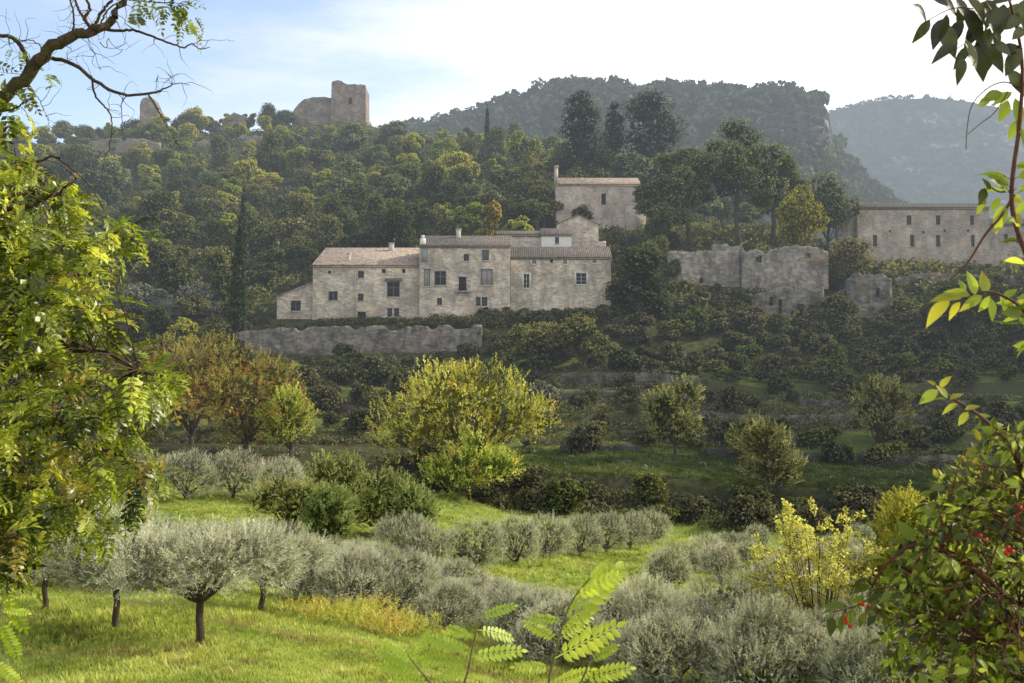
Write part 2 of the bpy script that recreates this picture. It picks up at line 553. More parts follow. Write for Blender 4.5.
def card_crown(mb, rng, lobes, n, size, zmin=-.75, inner=.12, depth=.35, up=.25, cull=.72, mat=0, shade_lo=.1, rough=.18, sprig=None):
    p, nr, rr, li = crown_pts(rng, lobes, n, zmin, depth, rough, cull)
    m = len(p)
    lobe_tone = rng.uniform(-.14, .14, len(lobes))
    nn = unit(nr + rng.normal(size=(m, 3)) * .55 + np.array([0, 0, up]))
    d = rng.normal(size=(m, 3))
    sh = .5 + rng.normal(size=m) * .2 + lobe_tone[li] + (rr - .9) * .9  # last term paints crown shade: inner leaves darker
    if sprig:
        d = unit(nr * .8 + np.array([0, 0, sprig]) + rng.normal(size=(m, 3)) * .4)
        for q in range(3):
            k = np.arange(m) % 3 == q
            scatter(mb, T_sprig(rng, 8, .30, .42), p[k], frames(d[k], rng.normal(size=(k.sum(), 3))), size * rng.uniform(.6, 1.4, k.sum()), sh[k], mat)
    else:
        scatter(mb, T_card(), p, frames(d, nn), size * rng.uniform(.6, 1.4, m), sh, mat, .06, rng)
    # dense heart painted dark as inner shade; stops light passing straight through
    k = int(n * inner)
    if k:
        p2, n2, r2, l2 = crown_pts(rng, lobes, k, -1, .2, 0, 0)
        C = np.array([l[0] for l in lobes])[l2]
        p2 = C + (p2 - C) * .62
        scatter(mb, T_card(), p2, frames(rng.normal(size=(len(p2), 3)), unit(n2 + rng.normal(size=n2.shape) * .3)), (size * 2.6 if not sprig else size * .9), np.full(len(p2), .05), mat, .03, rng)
    return mb


# ------------------------------------------------------------------ materials
M = {}
M['bark'] = solid_mat('bark', (.045, .032, .022), (.13, .10, .075), 6, .95, .6, stretch=(1, 1, .3))
M['bark_near'] = solid_mat('lichened_bark', (.06, .035, .025), (.22, .15, .10), 18, .95, .8, stretch=(1, 1, .5), spots=((.16, .15, .06), 9, .53))
M['twig'] = solid_mat('dark_twig', (.05, .03, .02), (.13, .08, .055), 12, .8, .2)
M['green_stem'] = solid_mat('green_brown_stem', (.10, .10, .03), (.22, .20, .07), 25, .7, .1)
M['twig_red'] = solid_mat('reddish_twig', (.07, .025, .02), (.17, .07, .045), 12, .7, .2)
M['oak'] = leaf_mat('holm_oak_leaves', (.02, .024, .011), (.105, .115, .045), (.31, .295, .11), .3, 0, .9)
M['oak_green'] = leaf_mat('downy_oak_leaves', (.045, .05, .012), (.27, .29, .05), (.60, .58, .14), .45, 0, .6)
M['buff'] = leaf_mat('buff_leaves', (.05, .05, .02), (.18, .17, .075), (.38, .33, .16), .35, 0, .2)
M['oak_gold'] = leaf_mat('turning_leaves', (.09, .07, .015), (.33, .27, .05), (.6, .48, .10), .42, 0, .3)
M['olive'] = leaf_mat('olive_leaves', (.065, .065, .046), (.45, .44, .335), (.86, .83, .68), .3, 0, .35)
M['olive_far'] = leaf_mat('dusty_olive_leaves', (.045, .048, .034), (.17, .172, .125), (.36, .35, .26), .22, 0, .25)
M['pine'] = leaf_mat('pine_needles', (.03, .034, .018), (.14, .155, .075), (.36, .365, .18), .32, 0, .2)
M['cedar'] = leaf_mat('cedar_needles', (.02, .024, .016), (.06, .07, .045), (.14, .145, .09), .22, 0, .3)
M['cypress'] = leaf_mat('cypress_leaves', (.008, .013, .006), (.035, .046, .018), (.14, .16, .055), .18, 0, .3)
M['yellow_tree'] = leaf_mat('yellow_green_leaves', (.08, .09, .015), (.44, .46, .09), (.82, .78, .26), .5, 0, .1, patch=.45, accent=(.56, .43, .11), acc_amt=-.25)
M['orange_tree'] = leaf_mat('rust_leaves', (.06, .055, .02), (.29, .25, .075), (.54, .46, .16), .42, 0, .15, patch=.42, accent=(.48, .22, .08), acc_amt=-.1)
M['laurel'] = leaf_mat('glossy_green_leaves', (.04, .05, .015), (.25, .28, .09), (.52, .53, .24), .33, 0, .2)
M['robinia'] = leaf_mat('robinia_leaves', (.03, .04, .008), (.30, .35, .035), (.76, .74, .14), .48, .05, .1, patch=1.6, accent=(.40, .32, .08), acc_amt=-.59)
M['robinia_young'] = leaf_mat('young_robinia_leaves', (.13, .18, .012), (.44, .50, .04), (.80, .80, .12), .5, .03, .1)
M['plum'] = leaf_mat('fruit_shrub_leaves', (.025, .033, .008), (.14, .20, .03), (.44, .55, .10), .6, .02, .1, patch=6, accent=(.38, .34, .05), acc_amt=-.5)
M['plum_dark'] = leaf_mat('shaded_shrub_leaves', (.012, .014, .008), (.05, .06, .022), (.12, .13, .04), .25, .04, .1)  # darker copy of the shrub leaves; backlit shade put into the colour
M['yellow_shrub'] = leaf_mat('lemon_yellow_leaves', (.30, .25, .05), (.68, .58, .18), (.92, .84, .40), .45, 0, .1)
M['feather'] = leaf_mat('feathery_yellow_green', (.12, .13, .02), (.33, .33, .06), (.55, .5, .12), .45, 0, .1)
M['weeds'] = leaf_mat('yellow_weeds', (.20, .19, .04), (.52, .46, .11), (.85, .74, .28), .4, 0, .1)
M['grass'] = leaf_mat('grass_blades', (.10, .14, .035), (.37, .44, .11), (.66, .69, .27), .45, 0, 0, patch=.55, accent=(.40, .35, .14), acc_amt=-.35)
M['shade_grass'] = leaf_mat('shade_toned_terrace_grass', (.04, .05, .015), (.12, .145, .04), (.24, .25, .09), .3, 0, 0)  # grass copy darkened to stand for shade on the terraces
M['shrub_green'] = leaf_mat('shrub_green_leaves', (.025, .029, .012), (.13, .145, .045), (.34, .33, .11), .3, 0, .6)
M['lone'] = leaf_mat('shaded_oak_leaves', (.03, .034, .014), (.18, .195, .07), (.60, .58, .24), .3, 0, .1)  # shade on the lone trees put into a darker leaf colour
M['scrub'] = leaf_mat('scrub_leaves', (.022, .023, .013), (.105, .106, .052), (.26, .24, .13), .3, 0, .3)
M['needle_far'] = leaf_mat('far_wood_leaves', (.015, .02, .012), (.07, .082, .042), (.19, .19, .10), .2, 0, .3)
M['house'] = masonry_mat('pale_rubble_stone', (.45, .395, .33), (.74, .66, .555), (.30, .26, .215))
M['house_rose'] = masonry_mat('rosy_render', (.47, .41, .35), (.63, .55, .475), (.31, .265, .23))
M['ruin'] = masonry_mat('ruined_stone', (.25, .23, .205), (.46, .42, .365), (.11, .10, .09), .4, .45)
M['castle'] = masonry_mat('weathered_castle_stone', (.22, .185, .155), (.35, .30, .25), (.13, .11, .095), .6, .48)
M['drystone'] = masonry_mat('dry_stone', (.09, .085, .075), (.24, .22, .19), (.05, .05, .04), .35, .4)
M['rampart'] = masonry_mat('terrace_stone', (.15, .14, .125), (.33, .30, .27), (.06, .06, .05), .4, .45)
M['tile'] = solid_mat('pale_clay_tiles', (.26, .19, .14), (.56, .45, .35), 1.6, .9, .6, 6, (1.6, .6, 1), spots=((.20, .15, .115), 1.1, .55))
M['tile_dark'] = solid_mat('lichen_grey_tiles', (.10, .085, .07), (.24, .20, .165), 1.6, .9, .6, 6, (1.6, .6, 1))
M['frame'] = solid_mat('cut_stone', (.40, .37, .33), (.58, .54, .48), 3, .9, .2)
M['mullion'] = solid_mat('grey_window_wood', (.16, .15, .14), (.24, .225, .21), 3, .8, 0)
M['white'] = solid_mat('white_lime_surround', (.62, .60, .56), (.75, .73, .69), 3, .9, .1)
M['wood'] = solid_mat('dark_door_wood', (.025, .02, .017), (.06, .045, .04), 4, .7, .2)
M['shutter'] = solid_mat('grey_blue_shutter', (.10, .13, .15), (.16, .19, .21), 4, .7, .1)
M['shutter_pale'] = solid_mat('faded_pale_shutter', (.26, .25, .24), (.36, .34, .33), 4, .8, .1)
M['iron'] = solid_mat('black_iron', (.015, .015, .016), (.03, .03, .03), 8, .5, 0)
M['cliff'] = solid_mat('limestone_cliff', (.12, .11, .095), (.40, .36, .31), .09, .95, .9, 7, (1, 1, .35), stain=((.10, .085, .07), .12), spots=((.05, .055, .03), .11, .58))
M['red'] = solid_mat('red_berry', (.45, .015, .02), (.6, .03, .03), 40, .3, 0)

m, N, L = new_mat('dark_window_glass')
p = N.new('ShaderNodeBsdfPrincipled'); p.inputs['Base Color'].default_value = (.018, .02, .024, 1)
p.inputs['Roughness'].default_value = .3; p.inputs['Specular IOR Level'].default_value = .2
gg = N.new('ShaderNodeNewGeometry')
L.new(ramp(N, L, noise(N, L, .7, 2, gg.outputs['Position']), [(.3, (.01, .01, .012)), (.7, (.035, .036, .04))]), p.inputs['Base Color'])
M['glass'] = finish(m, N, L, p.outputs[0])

# ground: grass in the fields, stony scrub elsewhere; colours in a vertex attribute + noise
m, N, L = new_mat('ground')
a_ = N.new('ShaderNodeAttribute'); a_.attribute_name = 'shade'
g = N.new('ShaderNodeNewGeometry')
n1 = noise(N, L, .9, 5, g.outputs['Position'], .65)
n2 = noise(N, L, .13, 4, g.outputs['Position'], .6)
n5 = noise(N, L, 7, 3, g.outputs['Position'], .7)
lush = ramp(N, L, n1, [(.28, (.13, .18, .035)), (.5, (.28, .36, .07)), (.75, (.46, .48, .15))])
scr = ramp(N, L, n1, [(.3, (.04, .043, .02)), (.55, (.085, .085, .042)), (.8, (.17, .155, .09))])
pt = ramp(N, L, n2, [(.4, (.75, .8, .75)), (.62, (1.1, 1.0, .9))])
mx = N.new('ShaderNodeMixRGB'); L.new(a_.outputs['Fac'], mx.inputs[0]); L.new(scr, mx.inputs[1]); L.new(lush, mx.inputs[2])
ml = N.new('ShaderNodeMixRGB'); ml.blend_type = 'MULTIPLY'; ml.inputs[0].default_value = 1
L.new(mx.outputs[0], ml.inputs[1]); L.new(pt, ml.inputs[2])
# bare stony soil on steep faces
sx = N.new('ShaderNodeSeparateXYZ'); L.new(g.outputs['True Normal'], sx.inputs[0])
st = ramp(N, L, sx.outputs['Z'], [(.3, (.8, .8, .8)), (.6, (0, 0, 0))])
rk = ramp(N, L, n5, [(.3, (.03, .03, .02)), (.7, (.11, .10, .07))])
m2 = N.new('ShaderNodeMixRGB'); L.new(st, m2.inputs[0]); L.new(ml.outputs[0], m2.inputs[1]); L.new(rk, m2.inputs[2])
d = N.new('ShaderNodeBsdfDiffuse'); L.new(m2.outputs[0], d.inputs[0])
b = N.new('ShaderNodeBump'); b.inputs['Strength'].default_value = .8; b.inputs['Distance'].default_value = .2
L.new(n5, b.inputs['Height']); L.new(b.outputs[0], d.inputs['Normal'])
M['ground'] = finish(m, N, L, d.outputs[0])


def hill_mat(name, green1, green2, rock, lo, sc):
    m, N, L = new_mat(name)
    g = N.new('ShaderNodeNewGeometry')
    n1 = noise(N, L, sc, 8, g.outputs['Position'], .7)
    col = ramp(N, L, n1, [(.35, green1), (.62, green2)])
    mp = N.new('ShaderNodeMapping'); mp.inputs['Scale'].default_value = (1, .6, .55); L.new(g.outputs['Position'], mp.inputs[0])
    n2 = noise(N, L, sc * .35, 6, mp.outputs[0], .62)
    f = ramp(N, L, n2, [(lo, (0, 0, 0)), (lo + .1, (.9, .9, .9))])
    mx = N.new('ShaderNodeMixRGB'); mx.inputs[2].default_value = (*rock, 1); L.new(f, mx.inputs[0]); L.new(col, mx.inputs[1])
    d = N.new('ShaderNodeBsdfDiffuse'); L.new(mx.outputs[0], d.inputs[0])
    b = N.new('ShaderNodeBump'); b.inputs['Strength'].default_value = 1; b.inputs['Distance'].default_value = 4
    L.new(n1, b.inputs['Height']); L.new(b.outputs[0], d.inputs['Normal'])
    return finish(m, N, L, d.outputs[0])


M['hill'] = hill_mat('wooded_hillside', (.02, .028, .014), (.075, .08, .04), (.30, .27, .22), .62, .05)
M['mountain'] = hill_mat('far_mountainside', (.015, .025, .015), (.09, .10, .055), (.42, .38, .32), .56, .03)

# ------------------------------------------------------------------ terrain sheets
ygrid = np.concatenate([np.arange(-40, 20, 2.0), np.arange(20, 106, 1.0), np.arange(106, 176, .5), np.arange(176, 440, 2.0),
                        np.geomspace(440, 5000, 40)])
sgrid = np.linspace(-1.0, 1.0, 281)
YY, SS = np.meshgrid(ygrid, sgrid, indexing='ij')
XX = SS * (np.maximum(YY, 0) * .95 + 40) * (1 + 1.2 * np.clip((YY - 440) / 3000, 0, 1))
ZZ = ground(XX, YY)
PXX = 512 + FPX * XX / np.maximum(YY, 22)


def lushness(x, Y):
    px = 512 + FPX * x / np.maximum(Y, 22)
    lu = np.where(Y < 64, .95, 0)
    lu = np.maximum(lu, np.where((Y < 104), .78, 0))
    ter = ((Y > 107) & (Y < 124.5) & (px > 440)).astype(float) * .22  # terrace kept low: its shade is painted into the ground
    up = ((Y >= 124) & (Y < 172)).astype(float) * .42
    lu = np.maximum(np.maximum(lu, ter), up)
    return np.clip(lu + .25 * fbm(x * .08, Y * .08, 9), 0, 1)


sh = lushness(XX, YY)
mb = MB()
ny, nx = YY.shape
i = np.arange(ny - 1)[:, None] * nx; j = np.arange(nx - 1)[None]
F = np.stack([i + j, i + j + 1, i + nx + j + 1, i + nx + j], -1).reshape(-1, 4)
mb.add(np.stack([XX, YY, ZZ], -1), F, sh.reshape(-1))
tag(mb.obj('ground', M['ground'], smooth=True), kind='structure')


def ridge_sheet(name, mat, crest, Yc, Yfoot, zfoot, back, nx=220, nv=60, amp=8, fs=.012, cliff=None):
    """hill whose crest runs through the given (px, py) points at depth Yc"""
    cp = np.array(crest, float)
    px = np.linspace(cp[0, 0], cp[-1, 0], nx)
    py = np.interp(px, cp[:, 0], cp[:, 1])
    P = np.array([at(a, b_, Yc) for a, b_ in zip(px, py)])
    V = []
    for k in range(nv + 14):
        if k <= nv:
            t = k / nv
            Y = Yfoot + (Yc - Yfoot) * t
            x = P[:, 0] * (Y / Yc)
            prof = t ** .85
            z = zfoot + (P[:, 2] - zfoot) * prof
            if cliff is not None: z, Y = cliff(px, t, x, Y, z, P)
        else:
            t = (k - nv) / 14
            Y = np.full(nx, Yc + back * t)
            x = P[:, 0] * (1 + .2 * t); z = P[:, 2] * (1 - t) + zfoot * t
            z = z * 1.0
        Y = np.broadcast_to(Y, (nx,)).astype(float)
        edge = min(1, abs(k - nv) / 5 + .12)
        z = z + edge * amp * 2 * fbm(x * fs, Y * fs, 3, 5)
        Y = Y + edge * amp * 2 * fbm(x * fs + 9, z * fs, 7, 4)
        V.append(np.stack([x, Y, z], -1))
    V = np.array(V)
    n1, n2 = V.shape[:2]
    i = np.arange(n1 - 1)[:, None] * n2; j = np.arange(n2 - 1)[None]
    F = np.stack([i + j, i + j + 1, i + n2 + j + 1, i + n2 + j], -1).reshape(-1, 4)
    mb = MB(); mb.add(V.reshape(-1, 3), F)
    o = mb.obj(name, mat, smooth=True)
    tag(o, kind='structure')
    return V


REAR = [(250, 160), (330, 142), (400, 133), (440, 125), (470, 118), (500, 104), (530, 94), (560, 86), (600, 87), (640, 90), (690, 91), (740, 92),
        (785, 93), (800, 95), (813, 98), (823, 104), (829, 113), (832, 136), (848, 164), (866, 184), (885, 200), (905, 215), (930, 232), (980, 245)]
rearV = ridge_sheet('wooded_hill', M['hill'], REAR, 720, 430, 35, 300, 260, 60, 6, .015)
farV = ridge_sheet('far_mountain', M['mountain'], [(500, 170), (700, 150), (780, 130), (832, 114), (850, 108), (880, 102), (930, 98), (965, 101), (1000, 107), (1040, 114), (1120, 112), (1250, 130), (1500, 180)],
                   1700, 1000, 40, 900, 260, 70, 22, .006)

# ------------------------------------------------------------------ limestone cliffs on the rear hill
def cliff(name, label, outline_top, outline_bot, Y, depth, seed):
    rng = np.random.default_rng(seed)
    t_ = np.array(outline_top, float); b_ = np.array(outline_bot, float)
    n = 46; nz = 22
    px = np.linspace(t_[0, 0], t_[-1, 0], n)
    pt = np.interp(px, t_[:, 0], t_[:, 1]); pb = np.interp(px, b_[:, 0], b_[:, 1])
    V = np.zeros((nz + 4, n, 3))
    for a in range(n):
        e = min(1, min(a, n - 1 - a) / 5)
        for k in range(nz + 1):
            t = k / nz
            py = pb[a] + (pt[a] - pb[a]) * t
            yy = Y - 20 + 14 * t + 10 * (1 - e)
            x, y, z = at(px[a], py, yy)
            dx = 26 * abs(vnoise(np.array(x * .07), np.array(z * .02), seed) - .5) + 14 * abs(vnoise(np.array(x * .22), np.array(z * .07), seed + 4) - .5)
            dx += 5 * round(float(vnoise(np.array(z * .09 + 3), np.array(x * .01), seed + 8) * 2)) / 2
            V[k, a] = (x + 3 * math.sin(k * 1.3 + a * .7) * e, y + (dx - 9 * (k % 5 == 0)) * e, z)
        top = V[nz, a].copy()
        for k in range(1, 4):
            V[nz + k, a] = top + np.array([0, depth * k / 3, -1 * k * k / 3])
    n1, n2 = V.shape[:2]
    i = np.arange(n1 - 1)[:, None] * n2; j = np.arange(n2 - 1)[None]
    F = np.stack([i + j, i + j + 1, i + n2 + j + 1, i + n2 + j], -1).reshape(-1, 4)
    mb = MB(); mb.add(V.reshape(-1, 3), F)
    return tag(mb.obj(name, M['cliff']), label, 'cliff', kind='structure')


cliff('limestone_cliff', 'pale grey limestone cliff dropping from the end of the wooded hill', [(758, 122), (764, 114), (772, 109), (780, 106), (788, 104), (797, 100), (806, 100), (814, 102), (822, 107), (828, 114), (831, 126), (834, 146)],
      [(758, 126), (772, 134), (785, 141), (797, 137), (812, 145), (825, 144), (831, 148), (834, 152)], 604, 110, 3)

# ------------------------------------------------------------------ far woods
CANDS = V_ = None


def far_wood(name, V, n, s0, s1, mat, seed, label, hmul=1.0, skip=None, dens=None):
    rng = np.random.default_rng(seed)
    mb = MB()
    n1, n2 = V.shape[:2]
    nv = n1 - 13
    cnt = 0
    P = []; S = []
    while len(P) < n:
        a = rng.random() ** .8 * (nv - 1); b_ = rng.random() * (n2 - 1)
        i, j = int(a), min(int(b_), n2 - 2)
        p = V[i, j] + (V[i + 1, j] - V[i, j]) * (a - i) + (V[i, j + 1] - V[i, j]) * (b_ - j)
        if skip and skip(p): continue
        if dens is not None and vnoise(np.array(p[0] * dens), np.array(p[2] * dens), seed) < .33 and rng.random() < .8: continue
        P.append(p); S.append(rng.uniform(s0, s1))
    P = np.array(P); S = np.array(S)
    k = 34
    d = rand_dirs(rng, n * k, -.3)
    pos = np.repeat(P, k, 0) + d * np.repeat(S, k)[:, None] * np.array([.55, .55, .6 * hmul]) * rng.uniform(.7, 1.05, (n * k, 1)) + np.repeat(S, k)[:, None] * np.array([0, 0, .32])
    nn = unit(d + rng.normal(size=d.shape) * .4)
    tone = np.repeat(rng.normal(size=n) * .16, k)
    sh = .45 + tone + rng.normal(size=n * k) * .15 + d[:, 2] * .12
    scatter(mb, T_card(), pos, frames(rng.normal(size=d.shape), nn), np.repeat(S, k) * .38, sh, 0, .05, rng)
    return tag(mb.obj(name, mat), label, 'woods', kind='stuff')


def rear_skip(p):
    pxp = 512 + FPX * p[0] / (p[1] * CT + p[2] * ST)
    f = p[1] * CT + p[2] * ST
    pyp = 341.5 - FPX * (p[2] * CT - p[1] * ST) / f
    return 764 < pxp < 836 and 108 < pyp < 150


far_wood('far_woods', rearV, 3600, 4.5, 9.5, M['needle_far'], 11, 'dark evergreen wood covering the hill behind the castle', skip=rear_skip)
far_wood('mountain_scrub', farV, 6500, 4, 8.5, M['needle_far'], 12, 'hazy scrub and woodland dotting the far mountainside', dens=.012)

# ------------------------------------------------------------------ tree prototypes
def proto(name, parts):
    return {'name': name, 'parts': parts}


def tree_proto(name, seed, R, zc, hz, n, size, leafm, base, r0, nl=9, shape='round', barkm='bark', single=False, **kw):
    rng = np.random.default_rng(seed)
    if shape == 'round':
        lobes = round_lobes(rng, R, zc, hz, nl)
    elif shape == 'cloud':
        lobes = []
        for q in range(nl):
            d = rand_dirs(rng, 1, -.75)[0]; k = rng.uniform(.45, .8) if q % 4 else .25
            r = R * rng.uniform(.20, .34)
            lobes.append(((d[0] * R * k, d[1] * R * k, zc + d[2] * hz * k), (r, r, r * .68)))
    elif shape == 'pine':
        lobes = []
        for q in range(nl):
            a = q * 2.4 + rng.uniform(-.4, .4); k = math.sqrt((q + .4) / nl)
            r = R * rng.uniform(.26, .42)
            lobes.append(((math.cos(a) * R * .72 * k, math.sin(a) * R * .72 * k, zc + hz * (1 - k * k) * .8 + rng.uniform(-.25, .25) * hz), (r, r, r * .62)))
    elif shape == 'cypress':
        lobes = []
        for q in range(10):
            t = q / 9
            r = R * (max(.0, 1 - t) ** .75 * min(1, .55 + t * 3) + .10) * rng.uniform(.9, 1.1)
            lobes.append(((rng.normal() * .06 * R, rng.normal() * .06 * R, base + (zc) * t), (r, r, zc * .11)))
    elif shape == 'cedar':
        lobes = []
        for q in range(nl):
            t = q / (nl - 1)
            rr = R * (1 - kw.get('taper', .7) * t) * rng.uniform(.8, 1.15)
            for w_ in range(4 if t < .9 else 2):
                a = rng.uniform(0, 6.3)
                k = rr * rng.uniform(.3, .6) if t < .95 else 0
                r = rr * rng.uniform(.42, .6) + .4
                lobes.append(((math.cos(a) * k, math.sin(a) * k, base + zc * t + rng.normal() * .5), (r, r, r * .42 + .55)))
    kw.pop('taper', None)
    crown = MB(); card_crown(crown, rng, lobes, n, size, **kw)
    tr = MB()
    if shape in ('round', 'pine', 'cloud'):
        limbs(tr, rng, lobes, base, r0)
    else:
        H = base + zc
        tr.tube([(0, 0, -.3), (.05, 0, H * .35), (0, .05, H * .7), (0, 0, H * .92)], [r0 * 1.2, r0, r0 * .6, r0 * .15], 7)
        if shape == 'cedar':
            for l in lobes:
                z = l[0][2]
                tr.tube([(0, 0, z - .6), (l[0][0] * .5, l[0][1] * .5, z - .2), (l[0][0], l[0][1], z - .1)], [r0 * .3, r0 * .2, r0 * .08], 4)
    if single:
        for c in crown.ch: pass
        n0 = crown.n
        for V, F_, s_, m_ in tr.ch: crown.add(V, F_ - 0 if False else F_, s_, 1) if False else None
        allmb = MB()
        off = 0
        for V, F_, s_, m_ in crown.ch:
            allmb.add(V, F_ - off, s_, 0); off += len(V)
        off = 0
        for V, F_, s_, m_ in tr.ch:
            allmb.add(V, F_ - off, s_, 1); off += len(V)
        return proto(name, [(name, allmb.mesh(name, [M[leafm], M[barkm]]))])
    return proto(name, [('trunk', tr.mesh('trunk', M[barkm], True)), ('crown', crown.mesh('crown', M[leafm]))])


def olive_proto(seed, R, H, trunk_h, n, leaf='olive', up=1.0, sl=.34, low=False):
    rng = np.random.default_rng(seed)
    zc = trunk_h + (H - trunk_h) * .48; hz = (H - trunk_h) * .52
    if low:
        zc = H * .45; hz = H * .54
        lobes = [((0, 0, zc), (R * .80, R * .80, hz * .84))]
        for q in range(11):
            d_ = rand_dirs(rng, 1, -.5)[0]; r_ = R * rng.uniform(.28, .42)
            lobes.append(((d_[0] * R * .55, d_[1] * R * .55, zc + d_[2] * hz * .55), (r_, r_, r_)))
    else:
        lobes = round_lobes(rng, R, zc, hz, 12, .38)
        for q in range(8):
            a_ = q * .8 + rng.uniform(-.2, .2); lobes.append(((math.cos(a_) * R * .62, math.sin(a_) * R * .62, zc - hz * rng.uniform(.05, .3)), (R * .33, R * .33, R * .30)))
    p, nr, rr, li = crown_pts(rng, lobes, int(n * (2.0 if low else 1.5)), -.97 if low else -.8, .6 if low else .45, .12, .7)
    ok_ = p[:, 2] > .12; p, nr, rr, li = p[ok_], nr[ok_], rr[ok_], li[ok_]
    m = len(p)
    d = unit(nr * 1.0 + np.array([0, 0, .55 * up]) + rng.normal(size=(m, 3)) * .4)
    sh = .5 + rng.normal(size=m) * .13 + rng.uniform(-.13, .13, len(lobes))[li] + (rr - .88) * 1.5  # last term is painted self-shadow: deeper leaves darker
    crown = MB()
    third = np.arange(m) % 3
    for q in range(3):
        k = third == q
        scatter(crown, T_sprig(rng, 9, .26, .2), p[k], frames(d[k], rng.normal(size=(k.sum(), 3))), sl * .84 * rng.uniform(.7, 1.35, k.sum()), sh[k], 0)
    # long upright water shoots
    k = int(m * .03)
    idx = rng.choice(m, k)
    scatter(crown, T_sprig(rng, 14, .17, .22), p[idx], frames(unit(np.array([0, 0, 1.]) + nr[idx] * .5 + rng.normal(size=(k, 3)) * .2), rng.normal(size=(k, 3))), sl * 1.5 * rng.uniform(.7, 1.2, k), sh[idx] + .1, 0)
    # inner gloom: cards coloured dark to stand for shade inside the crown
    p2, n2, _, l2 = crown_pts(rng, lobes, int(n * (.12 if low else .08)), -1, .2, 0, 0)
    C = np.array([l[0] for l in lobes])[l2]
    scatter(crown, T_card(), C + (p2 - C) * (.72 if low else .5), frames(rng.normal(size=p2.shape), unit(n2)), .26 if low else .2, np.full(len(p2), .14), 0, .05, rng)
    tr = MB()
    # gnarled trunk that forks low
    h = trunk_h
    tr.tube([(0, 0, -.2), (.03, .02, h * .3), (-.05, .0, h * .65), (.02, .03, h)], [.15, .105, .095, .10], 9)
    for l in lobes[:9]:
        e = np.array(l[0]); t0 = np.array([.02, .03, h * .96])
        mid = t0 + (e - t0) * .45 + rng.normal(size=3) * .15
        t = np.linspace(0, 1, 6)[:, None]
        Q = (1 - t) ** 2 * t0 + 2 * t * (1 - t) * mid + t * t * e
        tr.tube(Q, .075 * (1 - .8 * np.linspace(0, 1, 6)), 6)
    return proto('olive_tree', [('trunk', tr.mesh('trunk', M['bark'], True)), ('crown', crown.mesh('crown', M[leaf]))])


OL = [olive_proto(20, 2.75, 3.65, 1.25, 5600), olive_proto(21, 2.4, 3.4, 1.2, 4600), olive_proto(22, 2.5, 3.5, 1.1, 4800)]
OLT = [olive_proto(25 + k, 2.5, 3.1, .35, 3800, low=True) for k in range(2)]
OLF = [olive_proto(30, 2.1, 2.9, .3, 2100, sl=.34, low=True), olive_proto(31, 2.0, 2.7, .3, 2000, sl=.34, low=True), olive_proto(32, 1.95, 3.0, .3, 2000, sl=.34, low=True)]

KIND = {
    'oak': [tree_proto('holm_oak', 40 + k, 4.2, (4.4, 4.4, 5.2, 3.6, 5.6, 4.0)[k], (3.6, 3.2, 4.6, 2.8, 5.0, 3.4)[k], 5200, .34, 'oak', 1.6, .22, (10, 16, 12, 14, 9, 20)[k], shape=('round', 'cloud', 'round', 'cloud', 'round', 'cloud')[k], single=True) for k in range(6)],
    'green': [tree_proto('downy_oak', 50 + k, 4.0, (4.6, 5.2, 4.2)[k], (3.6, 4.4, 3.4)[k], 4600, .34, 'oak_green', 1.8, .2, (10, 18, 14)[k], shape=('round', 'cloud', 'cloud')[k], single=True) for k in range(3)],
    'grey': [tree_proto('grey_olive_shrub', 60 + k, 3.0, 2.6, 2.2, 2800, .30, 'olive_far', 1, .16, 9, single=True) for k in range(2)],
    'gold': [tree_proto('golden_tree', 65 + k, 3.2, 4.0, 3.2, 2600, .34, 'oak_gold', 2, .16, 9, single=True) for k in range(1)],
    'pine': [tree_proto('aleppo_pine', 70 + k, 4.0, 5.6, 3.4, 4600, .36, 'pine', 3.0, .22, 13, single=True, zmin=-.5) for k in range(2)],
    'scrub': [tree_proto('hillside_shrub', 80 + k, 2.3, 1.5, 1.7, 2200, .24, 'scrub', .7, .1, 8, single=True) for k in range(3)],
    'greenshrub': [tree_proto('green_shrub', 85 + k, 2.3, 1.6, 1.7, 2200, .24, 'shrub_green', .7, .1, 8, single=True) for k in range(2)],
}
LAB = {
    'oak': ('dark round holm oak standing in the wood on the slope', 'tree', 'dark holm oaks on the hillside'),
    'green': ('light green oak standing among the darker trees of the slope', 'tree', 'light green oaks on the hillside'),
    'grey': ('grey green olive growing wild between the trees of the slope', 'tree', 'wild grey olives on the slope'),
    'gold': ('small golden yellow tree among the green trees high on the slope', 'tree', 'small golden trees high on the slope'),
    'pine': ('flat crowned pine rising above the wood of the slope', 'tree', 'flat crowned pines on the hillside'),
    'scrub': ('low dark shrub on the bank below the village walls', 'shrub', 'dark shrubs below the village'),
    'greenshrub': ('low fresh green shrub on the bank below the village walls', 'shrub', 'green shrubs below the village'),
}
rng = np.random.default_rng(99)
PLACED = []


def spots(px, Y):
    a = (px - 512) / FPX; x = a * Y
    for _ in range(2):
        z = ground(x, Y); x = a * (Y * CT + z * ST)
    return x, Y, ground(x, Y)


def put(kind, px, Y, sc, label=None, cat=None, group=None, dz=0, xyz=None, **k):
    x, y, z = xyz or spot(px, Y)
    ps = KIND[kind] if isinstance(kind, str) else kind
    lb = LAB[kind] if isinstance(kind, str) else (None, 'tree', None)
    if label: g = group
    else: g = lb[2]
    s = sc if isinstance(sc, tuple) else (sc * rng.uniform(.82, 1.22), sc * rng.uniform(.82, 1.22), sc * rng.uniform(.8, 1.15))
    PLACED.append((x, y))
    o = place_copy(ps[int(rng.integers(len(ps)))], (x, y, z - .1 + dz), rng.uniform(0, 6.28), s, label or lb[0], cat or lb[1], g)
    o.rotation_euler = (rng.uniform(-.26, .26), rng.uniform(-.26, .26), o.rotation_euler[2])
    return o


